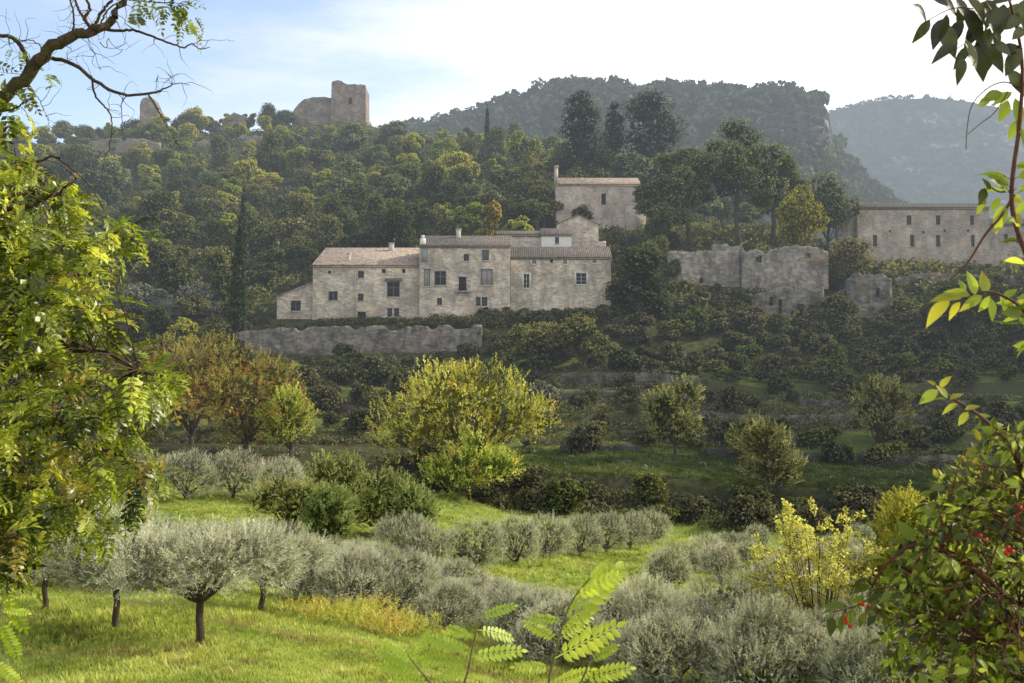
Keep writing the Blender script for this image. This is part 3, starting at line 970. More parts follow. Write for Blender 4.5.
def top_ok(px, Y, h, xyz):
    """keep roofs and walls clear: is the top of a plant of height h at px, Y lower than the lowest allowed picture row"""
    x, y, z = xyz
    f = Y * CT + (z + h) * ST
    py = 341.5 - FPX * ((z + h) * CT - Y * ST) / f
    lim = 0
    for (a, b_, row, yd) in [(272, 318, 322, 184), (312, 482, 319, 184), (480, 615, 303, 184), (480, 615, 303, 187.5), (272, 480, 319, 186.5), (545, 650, 229, 226), (660, 760, 279, 196),
                             (755, 895, 322, 190), (760, 900, 288, 196), (850, 1100, 262, 222), (236, 485, 354, 176), (192, 306, 143, 361), (90, 160, 143, 351)]:
        if a - 5 < px < b_ + 5 and Y < yd: lim = max(lim, row)
    if 290 < px < 372 and Y > 330: lim = max(lim, 112 if px > 372 else 120)
    return py > lim


def fill(kindw, pr, Yr, spacing, sc, seed, maxn=400, hmul=8.0):
    r = np.random.default_rng(seed)
    ks, ws = list(kindw), np.array(list(kindw.values()), float); ws /= ws.sum()
    n = 0
    pts = []
    T = 6000
    YA = np.sqrt(r.uniform(Yr[0] ** 2, Yr[1] ** 2, T)); PA = r.uniform(*pr, T)
    XA, _, ZA = spots(PA, YA)
    for t in range(T):
        if n >= maxn: break
        px, Y = float(PA[t]), float(YA[t]); x, y, z = float(XA[t]), Y, float(ZA[t])
        if any((x - a) ** 2 + (y - b_) ** 2 < (spacing * q_) ** 2 for a, b_, q_ in pts): continue
        kd = ks[int(r.choice(len(ks), p=ws))]
        qv = r.uniform(.62, 1.18); s = (sc[0] + (sc[1] - sc[0]) * (qv - .62) / .5) * r.uniform(.85, 1.15) * (.8 if kd == 'grey' else 1)
        hh = {'scrub': 3.2, 'greenshrub': 3.2, 'grey': 4.8}.get(kd, hmul) * s
        if not top_ok(px, Y, hh, (x, y, z)): continue
        pts.append((x, y, qv)); n += 1
        put(kd, px, Y, s, xyz=(x, y, z))
    return n


cnt = {}
cnt['hillA'] = fill({'oak': 8, 'green': 1.6, 'grey': .5, 'pine': .8}, (-60, 560), (203, 262), 6.6, (.7, 1.1), 1, 170)
cnt['hillB'] = fill({'oak': 4, 'green': 4.6, 'grey': .6, 'pine': 1, 'gold': .25}, (-40, 560), (262, 330), 8.0, (.75, 1.15), 2, 150)
cnt['hillC'] = fill({'oak': 3.6, 'green': 4.6, 'grey': 1.2, 'pine': .8}, (-20, 570), (330, 398), 10.5, (.6, .95), 3, 80)
cnt['chapel'] = fill({'oak': 6, 'pine': 2, 'green': 1}, (555, 800), (245, 345), 9, (.8, 1.2), 4, 55)
cnt['left'] = fill({'oak': 6, 'green': 2, 'grey': 2}, (-60, 232), (128, 203), 7.5, (.6, .95), 5, 70)
cnt['underchapel'] = fill({'oak': 6, 'grey': 1}, (600, 668), (190, 226), 5, (.5, .8), 6, 26, 8)
cnt['bankR'] = fill({'scrub': 5, 'greenshrub': 1.2, 'oak': 1.0}, (478, 1080), (160, 186), 4.8, (.7, 1.35), 7, 80)
cnt['bankL'] = fill({'scrub': 5, 'greenshrub': 1, 'grey': .4}, (60, 490), (135, 176), 5.2, (.6, 1.1), 8, 90)
cnt['wallfoot'] = fill({'scrub': 5, 'greenshrub': 2}, (240, 620), (179, 184), 2.2, (.28, .5), 9, 60)
cnt['conv'] = fill({'oak': 3, 'scrub': 3, 'grey': 1.5}, (815, 1090), (187, 221), 4.6, (.45, .85), 10, 60)
cnt['terr'] = fill({'scrub': 6, 'grey': .15, 'greenshrub': 1.6}, (270, 1080), (122, 172), 4.6, (.35, 1.15), 12, 115)
cnt['bank2'] = fill({'scrub': 4, 'greenshrub': 3}, (425, 1060), (98.5, 107.5), 4.2, (.5, .95), 13, 40)
hr = np.random.default_rng(15)
def hedge(label, pts, w, h, seed, n=90, mat='scrub', card=.3):
    r_ = np.random.default_rng(seed); P = []
    for k in range(len(pts) - 1):
        for t in np.linspace(0, 1, 26, endpoint=False):
            px_ = pts[k][0] + (pts[k + 1][0] - pts[k][0]) * t; Y_ = pts[k][1] + (pts[k + 1][1] - pts[k][1]) * t
            P.append(spot(px_, Y_ + r_.normal() * .3))
    P = np.array(P); m_ = len(P) * n
    hh = h * (.75 + .5 * vnoise(P[:, 0] * .35, P[:, 1] * 0, seed)) * r_.uniform(.8, 1.15, len(P))
    d = rand_dirs(r_, m_, -.2)
    pos = np.repeat(P, n, 0) + d * np.array([w, w, 1]) * np.repeat(np.stack([hh * 0 + 1, hh * 0 + 1, hh], -1), n, 0) * r_.uniform(.6, 1.05, (m_, 1))
    mb_ = MB(); scatter(mb_, T_card(), pos, frames(r_.normal(size=d.shape), unit(d + r_.normal(size=d.shape) * .5)), card * r_.uniform(.6, 1.4, m_), .45 + np.repeat(r_.normal(size=len(P)) * .14, n) + r_.normal(size=m_) * .17 + d[:, 2] * .15, 0, .06, r_)
    return tag(mb_.obj('hedge', M[mat]), label, 'hedge')


hedge('dark uneven hedge growing along the top of the long retaining wall', [(316, 181), (380, 181), (440, 180.5), (486, 180.5)], .9, 1.15, 61)
hedge('ivy and brambles growing between the tall ruined wall and the rampart below it', [(742, 194.5), (785, 194), (832, 193)], 1.2, 2.9, 63)
hedge('taller dark hedge between the retaining wall and the right village house', [(432, 180), (460, 180), (500, 181), (545, 181)], 1.2, 1.9, 62)
for px_, Y_, s_ in [(250, 171.5, .4), (285, 171, .45), (318, 171, .5), (345, 172, 1.0), (375, 171, .7), (412, 171, .5), (440, 172, .6), (470, 172.5, .9), (495, 174, .9)]:
    put('scrub', px_, Y_, s_, 'dark bush at the foot of the long retaining wall', 'shrub', 'bushes at the foot of the long retaining wall')
for px_, Y_, s_ in [(500, 181, .7), (520, 181.5, .75), (545, 181, .6), (562, 181.8, .75), (585, 181.5, .65), (606, 182, .85), (630, 184, 1.1), (650, 188, 1.1), (640, 180, 1.0), (624, 190, 1.2)]:
    put('scrub', px_, Y_, s_, 'dark bush hiding the foot of the right village house', 'shrub', 'bushes against the foot of the right village house')
for px_, Y_, s_ in [(672, 194, .75), (685, 195.5, .6), (700, 195, .5), (715, 195.5, .65), (730, 194.5, .7), (742, 194, .8), (690, 190, .9), (664, 191, 1.1), (676, 186, 1.0), (705, 187, .9), (728, 187, 1.0), (748, 188, .9), (775, 186, .9), (805, 185, 1.1), (812, 188, .9), (797, 187.5, .7), (768, 187.5, .8), (833, 188.5, 1.9), (845, 189.5, 1.6), (893, 190, 1.2), (828, 190, 1.7), (862, 187.5, .8), (824, 187, 1.2), (842, 187.5, 1.3), (900, 189, 1.6), (760, 187, .9), (885, 186, 1.0), (858, 186, .9), (740, 191, 1.0), (722, 192, .9), (700, 193, .8)]:
    put('scrub', px_, Y_, s_, 'dark ivy covered bush against the ruined ramparts', 'shrub', 'ivy bushes against the ramparts')
for px_, Y_, s_ in [(180, 186, 1.0), (205, 188, .95), (160, 189, 1.0), (222, 184, .8), (140, 187, 1.1), (192, 192, 1.0)]:
    put('grey', px_, Y_, s_, 'pale grey olive in the group left of the stout cypress', 'tree', 'grey olives left of the stout cypress')
for px_, Y_, s_ in [(146, 384, .95), (160, 388, 1.1), (133, 386, .8), (196, 394, 1.2), (212, 397, 1.25), (250, 396, 1.2), (266, 398, 1.1), (284, 396, .9), (232, 386, .8)]:
    put(['oak', 'green'][int(hr.integers(2))], px_, Y_, s_, 'large tree on the skyline between the turret and the keep', 'tree', 'large trees between the turret and the keep')
for q in range(40):
    px_ = hr.uniform(60, 330); Y_ = hr.uniform(385, 402)
    if 288 < px_ < 372 or 136 < px_ < 160: Y_ = hr.uniform(352, 372)
    put(['oak', 'green', 'oak', 'pine'][int(hr.integers(4))], px_, Y_, hr.uniform(.55, 1.0) * (.7 if 288 < px_ < 372 else 1), 'small tree on the skyline of the castle ridge', 'tree', 'trees along the castle ridge')
print('fills', cnt, len(PLACED))

# ------------------------------------------------------------------ individual trees of the middle distance
def single_tree(name, label, px, Y, top_py, half_px, n, size, leafm, seed, base=None, r0=.25, nl=11, shape='round', zc=None, hz=None, cat='tree', lobes=None, **kw):
    x, y, z = spot(px, Y)
    H = zat(top_py, Y) - z
    R = half_px / FPX * Y
    base = H * .3 if base is None else base
    r = np.random.default_rng(seed)
    if shape in ('round', 'cloud'):
        kw['shape'] = shape
        zc_ = zc or base + (H - base) * .5; hz_ = hz or (H - base) * .56
        p = tree_proto(name, seed, R, zc_, hz_, n, size, leafm, base, r0, nl, **kw)
    elif shape == 'pine':
        p = tree_proto(name, seed, R, H * (zc or .72), H * .24, n, size, leafm, base, r0, nl, 'pine', **kw)
    else:
        p = tree_proto(name, seed, R, H - base, 0, n, size, leafm, base, r0, nl, shape, **kw)
    return place_copy(p, (x, y, z - .05), 0, 1, label, cat)


single_tree('walnut_tree', 'large tree with yellow green autumn leaves at the field edge', 466, 103, 368, 84, 4200, .72, 'yellow_tree', 101, base=1.3, r0=.3, nl=17, inner=.12, depth=.5, sprig=.9, zmin=-.9)
single_tree('yellow_green_tree', 'smaller yellow green tree in front of the large autumn tree', 470, 98, 437, 46, 1700, .65, 'yellow_tree', 102, base=.5, r0=.16, nl=10, inner=.15, sprig=.9, zmin=-.9)
single_tree('cherry_tree', 'rust orange autumn tree above the row of grey olives', 245, 111, 350, 66, 3300, .7, 'orange_tree', 103, base=1, r0=.26, nl=15, inner=.12, sprig=.5, zmin=-.9)
single_tree('ash_tree', 'yellow green tree touching the right side of the rust orange tree', 290, 109, 386, 32, 1500, .6, 'yellow_tree', 104, base=.6, r0=.17, nl=9, sprig=.9, zmin=-.9)
single_tree('brown_tree', 'tall olive brown tree behind the rust orange tree', 192, 119, 326, 52, 2700, .7, 'orange_tree', 105, base=1, r0=.25, nl=13, sprig=.7, zmin=-.9)
single_tree('bronze_shrub', 'bronze tinted bush left of the rust orange tree', 128, 108, 398, 34, 1400, .6, 'orange_tree', 106, sprig=.6, base=.5, r0=.14, nl=9, cat='shrub')
for k, (px, Y, tp, hw, lab) in enumerate([
        (290, 71, 480, 36, 'glossy green bush at the left end of the evergreen clump'),
        (340, 73, 456, 33, 'tallest glossy green bush of the evergreen clump'),
        (385, 74, 460, 34, 'glossy green bush at the right end of the evergreen clump'),
        (330, 69, 492, 26, 'low glossy green bush in front of the evergreen clump'),
        (408, 72, 490, 22, 'small glossy green bush beside the evergreen clump')]):
    single_tree('laurel_bush', lab, px, Y, tp, hw * 1.2, 1700, .42, 'laurel', 110 + k, base=.25, r0=.1, nl=13, cat='shrub', inner=.2, sprig=.6, zmin=-.95)
single_tree('oak_tree', 'tall round tree standing alone on the grassy terrace', 676, 119, 377, 31, 2000, .6, 'lone', 120, base=1.8, r0=.2, nl=12, sprig=.6, inner=.2, hz=4.1, zc=5.2)
single_tree('oak_tree', 'bushy tree with yellowish top on the terrace bank', 772, 108, 413, 38, 2000, .6, 'lone', 121, base=.8, r0=.2, nl=12, sprig=.6, inner=.2)
single_tree('oak_tree', 'slender grey green tree on the upper terraces', 884, 123, 371, 36, 1500, .6, 'lone', 122, base=2.6, r0=.18, nl=11, sprig=.6)
single_tree('cypress_tree', 'dark cypress standing left of the village houses', 237, 177, 228, 12, 6500, .28, 'cypress', 130, base=.8, r0=.2, shape='cypress', zmin=-.6, inner=.1)
single_tree('cypress_tree', 'slim cypress rising from the wood behind the stout one', 242, 215, 193, 5.5, 1500, .38, 'cypress', 131, base=.8, r0=.18, shape='cypress', zmin=-.6)
single_tree('cypress_tree', 'thin cypress standing on the skyline of the castle slope', 487, 330, 110, 4.5, 1500, .45, 'cypress', 132, base=.8, r0=.2, shape='cypress', zmin=-.6)
single_tree('cedar_tree', 'tall dark cedar right behind the chapel roof', 583, 262, 97, 31, 12000, .42, 'cedar', 140, base=3, r0=.4, nl=17, taper=.45, shape='cedar', zmin=-.5)
single_tree('cedar_tree', 'narrow dark cedar between the two broader ones', 615, 270, 106, 22, 9000, .42, 'cedar', 141, base=3, r0=.4, nl=17, shape='cedar', zmin=-.5)
single_tree('cedar_tree', 'broad flat topped cedar above the chapel', 651, 275, 97, 36, 14000, .42, 'cedar', 142, base=3, r0=.4, nl=17, taper=.15, shape='cedar', zmin=-.5)
for k, (px, Y, tp, hw, nl, lab) in enumerate([
        (740, 214, 121, 44, 17, 'tallest umbrella pine above the ruined walls'),
        (690, 216, 140, 34, 15, 'umbrella pine left of the tallest pine'),
        (668, 211, 165, 28, 13, 'lower umbrella pine beside the chapel'),
        (772, 219, 150, 30, 13, 'umbrella pine right of the tallest pine')]):
    single_tree('umbrella_pine', lab, px, Y, tp - 3, hw * 1.25, 19000, .33, 'pine', 150 + k, base=(zat(tp, Y) - spot(px, Y)[2]) * .5, r0=.42, nl=nl * 2 + 4, zmin=-.8, inner=.1, rough=.2, shape='cloud', hz=(zat(tp, Y) - spot(px, Y)[2]) * .42, zc=(zat(tp, Y) - spot(px, Y)[2]) * .62)
single_tree('golden_green_tree', 'bright golden green tree right of the umbrella pines', 800, 207, 180, 26, 6000, .3, 'oak_gold', 160, base=2, r0=.2, nl=12)
single_tree('grey_oak', 'grey green tree left of the convent roof', 830, 224, 176, 32, 6500, .32, 'pine', 161, base=3, r0=.25, nl=12)
single_tree('buff_tree', 'buff leaved tree at the left corner of the convent', 850, 203, 238, 32, 5000, .3, 'buff', 162, base=1.6, r0=.2, nl=10)
single_tree('golden_tree', 'small golden tree glowing in the wood above the houses', 492, 214, 196, 11, 900, .42, 'oak_gold', 163, base=2, r0=.16, nl=7)
single_tree('dark_oak', 'dark tree standing against the chapel wall', 583, 214, 200, 13, 1600, .36, 'oak', 164, base=1.4, r0=.16, nl=8)
single_tree('lime_green_tree', 'lime green tree on the slope right of the thin cypress', 524, 300, 128, 17, 3000, .5, 'oak_green', 165, base=2.5, r0=.25, nl=10)
for k, (px, Y, tp, hw, lab) in enumerate([(535, 166, 322, 32, 'large green bush below the village houses'), (582, 165, 318, 30, 'light topped green bush below the village houses right end'),
                                          (360, 163, 352, 22, 'green bush below the stone terrace wall')]):
    single_tree('green_shrub', lab, px, Y, tp, hw, 6500, .24, 'shrub_green', 170 + k, base=1, r0=.14, nl=11, cat='shrub')

# ------------------------------------------------------------------ olives
def olive(ps, px, Y, sc, label, group=None, rz=None):
    x, y, z = spot(px, Y)
    return place_copy(ps[int(rng.integers(len(ps)))], (x, y, z - .05), rng.uniform(0, 6.28) if rz is None else rz, sc, label, 'olive tree', group)


olive([OL[0]], 200, 29.6, (1.0, 1.0, .95), 'olive tree nearest the lawn front with a bare straight trunk', None, 1.2)
olive([OL[1]], 116, 31.8, (.9, .9, 1.0), 'olive tree with a crooked trunk left of the foremost one', None, 2.2)
olive([OL[2]], 45, 35.2, (.85, .85, .95), 'olive tree half hidden behind the hanging robinia leaves')
olive([OL[2]], 262, 38, (.95, .9, .85), 'olive tree just behind the foremost one')
GL = 'olives along the back of the lawn'
for px, Y, s in [(20, 44, .95), (80, 45, .95), (140, 44, .9), (205, 46, .95), (310, 45, .85), (355, 43, .85), (-30, 42, 1)]:
    olive(OLT, px, Y, (s * .9, s * .9, s * .8), 'grey olive in the dense row along the back of the lawn', GL)
GM = 'olives of the thicket below the lawn'
for px, Y, s in [(410, 48, .9), (455, 48.5, .9), (495, 48, .85), (530, 46, .85), (560, 44, .85), (350, 48, .9), (590, 41, .85), (615, 39, .85), (395, 44, .9), (432, 46, .85), (330, 51, .85), (375, 52, .9), (420, 52, .9), (470, 47, .85), (505, 44, .9), (540, 42, .95), (575, 40, .95),
                 (450, 41, .8), (520, 38, .8), (565, 36, .85), (600, 43, .7), (290, 54, .8), (250, 55, .8), (360, 58, .8)]:
    olive(OLT, px, Y, (s * rng.uniform(.65, .95), s * rng.uniform(.65, .95), s * rng.uniform(.62, .9) * (.88 if px > 440 and Y < 50 else 1)), 'bushy silver olive in the thicket between lawn and valley', GM)
row = [(405, 61, 1.0), (428, 60.5, .85), (476, 62, 1.02), (517, 65.5, .95), (549, 70, 1.0), (580, 74, .95), (606, 79, .98), (630, 84, .95), (652, 89, 1.0)]
ordn = ['first', 'second', 'third', 'fourth', 'fifth', 'sixth', 'seventh', 'eighth', 'last']
for k, (px, Y, s) in enumerate(row):
    olive(OLF, px, Y, (s * .92, s * .92, s * 1.02), ordn[k] + ' olive from the left in the row beside the bright grass strip', 'olives in the row beside the grass strip')
for k, (px, Y, lab) in enumerate([(142, 86, 'leftmost'), (185, 84, 'second'), (233, 87, 'third'), (281, 88, 'rightmost')]):
    olive(OLF, px, Y, (1.3, 1.2, 1.32), lab + ' round grey olive of the four below the orange tree', 'round grey olives below the orange tree')
for k, (px, Y, s) in enumerate([(678, 66, 1.0), (706, 69, 1.0), (732, 75, 1.05), (757, 83, 1.05), (720, 64, 1), (668, 60, .9), (750, 70, 1.0), (812, 70, 1), (790, 62, 1.05), 
                               (840, 80, 1), (870, 74, 1), (900, 68, 1.05), (850, 62, 1), (940, 74, 1.05), (985, 68, 1.1), (800, 88, 1), (860, 90, 1)]):
    olive(OLF, px, Y, (s * rng.uniform(.62, .85), s * rng.uniform(.62, .85), s * rng.uniform(.65, .95)), 'silver olive in the right hand grove beyond the near thicket', 'olives of the right hand grove')
for k, (px, Y, s) in enumerate([(640, 37, 1.05), (672, 33.5, 1.05), (700, 41, 1.05), (735, 37, 1.15), (765, 33, 1.05), (800, 39, 1.1), (830, 33.5, 1.1), (868, 36, 1.15), (880, 31, 1.0), (925, 34, 1.15), (975, 36, 1.2), (1010, 33, 1.1),
                               (640, 46, .8), (720, 49, .85), (775, 52, 1), (850, 33, .8), (830, 50, 1), (890, 50, 1.05), (950, 48, 1.1), (1030, 45, 1.1)]):
    olive(OLT if k % 3 else OL, px, Y, (s * rng.uniform(.7, .95), s * rng.uniform(.7, .95), s * rng.uniform(.62, .95)), 'large silver olive in the near thicket right of the lawn', 'large olives right of the lawn')

# ------------------------------------------------------------------ yellow shrubs near right
def leafy_shrub(name, label, px, Y, top_py, half_px, leafm, seed, n, ls, w=.6, upright=.6, nl=9, stems=9):
    x, y, z = spot(px, Y)
    H = zat(top_py, Y) - z
    R = half_px / FPX * Y
    r = np.random.default_rng(seed)
    root = thing(name, (x, y, z), label, 'shrub')
    st = MB(); lf = MB()
    T = T_leaf(w, .1, .1, 2)
    per = n // (stems * 7)
    for s in range(stems):
        a = r.uniform(0, 6.28); k = math.sqrt(r.random())
        tip = np.array([math.cos(a) * R * k, math.sin(a) * R * k, H * r.uniform(.84, 1.0) * (1 - .32 * k * k)])
        m_ = tip * .5 * np.array([.6, .6, 1])
        t = np.linspace(0, 1, 7)[:, None]
        Q = 2 * t * (1 - t) * m_ + t * t * tip
        st.tube(Q + np.array([x, y, z - .1]), .025 * (1 - .7 * np.linspace(0, 1, 7)), 5)
        for b_ in range(7):
            q0 = Q[r.integers(2, 7)]
            d0 = unit(r.normal(size=3) + np.array([tip[0] / R, tip[1] / R, upright]))
            ln = r.uniform(.2, .42) * R
            st.tube(np.array([q0, q0 + d0 * ln * .5 + (0, 0, .03), q0 + d0 * ln]) + np.array([x, y, z - .1]), [.012, .009, .004], 4)
            tt = r.uniform(.1, 1.05, per)
            pos = q0 + d0 * ln * tt[:, None] + r.normal(size=(per, 3)) * .05
            scatter(lf, T, pos + np.array([x, y, z - .1]), frames(unit(d0 + r.normal(size=(per, 3)) * .9), unit(r.normal(size=(per, 3)) + np.array([0, 0, 1.2]))), ls * r.uniform(.6, 1.3, per), .5 + r.normal(size=per) * .25)
    st.obj('stems', M['twig'], root)
    lf.obj('foliage', M[leafm], root)
    return root


leafy_shrub('yellow_shrub', 'shrub with bright lemon yellow autumn leaves above the olives', 820, 36.5, 495, 62, 'yellow_shrub', 201, 15000, .10, .75, .7, stems=44)
single_tree('feathery_shrub', 'feathery yellow green bush right of the lemon yellow shrub', 905, 37, 473, 42, 3000, .36, 'feather', 202, base=.8, r0=.08, nl=12, cat='shrub', sprig=1.1, inner=.15, zmin=-.9)
r = np.random.default_rng(77)
for k, (px, Y, h) in enumerate([(352, 37.5, .75), (385, 36.5, .8), (318, 39, .6), (372, 39.5, .9), (410, 38.5, .7)]):
    x, y, z = spot(px, Y)
    mb = MB()
    n = 190
    p = np.stack([x + r.normal(size=n) * .55, y + r.normal(size=n) * .5, np.full(n, z) + r.random(n) * h * .7], -1)
    scatter(mb, T_sprig(r, 9, .3, .3), p, frames(unit(np.array([0, 0, 1.]) + r.normal(size=(n, 3)) * .4), r.normal(size=(n, 3))), .32 * r.uniform(.6, 1.4, n), .5 + r.normal(size=n) * .25)
    tag(mb.obj('yellow_weed', M['weeds']), 'clump of yellow weeds at the edge of the lawn', 'weeds', 'yellow weeds at the edge of the lawn')

# ------------------------------------------------------------------ grass
def grass(name, label, pr, Yr, n, h, w, seed, blades=5, cond=None, mat='grass'):
    r = np.random.default_rng(seed)
    px = r.uniform(pr[0], pr[1], n); Y = np.exp(r.uniform(math.log(Yr[0]), math.log(Yr[1]), n))
    x = (px - 512) / FPX * Y
    if cond is not None:
        k = cond(px, Y); px, Y, x = px[k], Y[k], x[k]; n = len(x)
    z = ground(x, Y)
    T = []
    for b_ in range(blades):
        a = r.uniform(0, 6.28); ln = r.uniform(.6, 1.1); lean = r.uniform(.15, .7)
        c, s = math.cos(a), math.sin(a); o = r.normal(size=2) * .35
        V = np.array([(-w * s, w * c, 0), (w * s, -w * c, 0), (lean * .4 * c + w * .7 * s, lean * .4 * s - w * .7 * c, .6 * ln), (lean * .4 * c - w * .7 * s, lean * .4 * s + w * .7 * c, .6 * ln),
                      (lean * c + .1 * w * s, lean * s, ln), (lean * c - .1 * w * s, lean * s, ln)]) + np.array([o[0], o[1], -.05])
        T.append((V, np.array([[0, 1, 2, 3], [3, 2, 4, 5]])))
    T = T_merge(T)
    a = r.uniform(0, 6.28, n)
    R = np.zeros((n, 3, 3)); R[:, 0, 0] = np.cos(a); R[:, 0, 1] = -np.sin(a); R[:, 1, 0] = np.sin(a); R[:, 1, 1] = np.cos(a); R[:, 2, 2] = 1
    tone = fbm(x * .5, Y * .5, 4) * 1.1
    hgt = h * r.uniform(.5, 1.3, n) * (1 + .8 * fbm(x * .35, Y * .35, 6))
    mb = MB(); scatter(mb, T, np.stack([x, Y, z], -1), R, hgt, .5 + tone + r.normal(size=n) * .15)
    return tag(mb.obj(name, M[mat]), label, 'grass', kind='stuff')


grass('lawn_grass', 'bright green grass of the sunlit lawn under the olives', (-80, 760), (21.5, 50), 52000, .12, .10, 301, 5)
grass('meadow_weeds', 'taller tufts of coarse grass and weeds standing in patches of the lawn', (-80, 760), (21.5, 50), 9000, .26, .09, 311, 6, cond=lambda px, Y: fbm((px - 512) / FPX * Y * .45, Y * .45, 21) > .04)
grass('dry_grass', 'dry straw coloured tufts scattered in the lawn', (-80, 760), (21.5, 50), 5000, .2, .07, 312, 5, cond=lambda px, Y: fbm((px - 512) / FPX * Y * .6, Y * .6, 31) > .1, mat='feather')
grass('grass', 'grass of the bright strip between the olive rows', (180, 900), (50, 104), 26000, .22, .13, 302, 4)
grass('terrace_grass', 'terrace grass below the village, toned dull as painted shade', (440, 1040), (108, 126), 16000, .32, .16, 303, 4, mat='shade_grass')

# ------------------------------------------------------------------ undergrowth of the slopes
def undergrowth(name, label, pr, Yr, n, s0, s1, mat, seed, k=26, card=.42, patch=None):
    r = np.random.default_rng(seed)
    Y = np.sqrt(r.uniform(Yr[0] ** 2, Yr[1] ** 2, n)); px = r.uniform(pr[0], pr[1], n)
    x = (px - 512) / FPX * Y * 1.01
    bad = np.zeros(n, bool)
    for (a, b_, c, d_) in [(270, 620, 183.5, 203), (550, 650, 228, 246), (845, 1200, 223, 248), (665, 835, 196, 206)]:
        bad |= (px > a) & (px < b_) & (Y > c) & (Y < d_)
    if patch: bad |= fbm(x * patch, Y * patch * 1.8, seed, 3) < .0
    x, Y = x[~bad], Y[~bad]; n = len(x)
    z = ground(x, Y)
    S = r.uniform(s0, s1, n)
    d = rand_dirs(r, n * k, -.15)
    pos = np.repeat(np.stack([x, Y, z], -1), k, 0) + d * np.repeat(S, k)[:, None] * np.array([1, 1, .75]) * r.uniform(.6, 1.05, (n * k, 1))
    sh = .45 + np.repeat(r.normal(size=n) * .18, k) + r.normal(size=n * k) * .18 + d[:, 2] * .1
    mb = MB(); scatter(mb, T_card(), pos, frames(r.normal(size=d.shape), unit(d + r.normal(size=d.shape) * .5)), np.repeat(S, k) * card, sh, 0, .06, r)
    return tag(mb.obj(name, M[mat]), label, 'undergrowth', kind='stuff')


undergrowth('undergrowth', 'dark tangled scrub filling the wooded slope below the castle', (-120, 1120), (186, 400), 7500, 1.3, 3.3, 'oak', 401, 40, .26)
undergrowth('bank_undergrowth', 'dry bushy scrub on the terraces below the village', (-60, 1120), (121, 184), 12500, .35, 1.25, 'scrub', 402, 34, .28, patch=.055)
undergrowth('verge_undergrowth', 'dark bushy verge between the grass strip and the terraces', (380, 1120), (99, 109), 900, .5, 1.5, 'scrub', 404, 40, .26)
undergrowth('rampart_undergrowth', 'tangled scrub on the bank at the foot of the ruined ramparts', (600, 1090), (183, 196), 1000, .7, 1.6, 'scrub', 405, 40, .3)
undergrowth('terrace_weeds', 'pale tufts of weeds scattered over the terraces', (200, 1120), (108, 160), 1500, .25, .6, 'olive_far', 403, 16, .4)

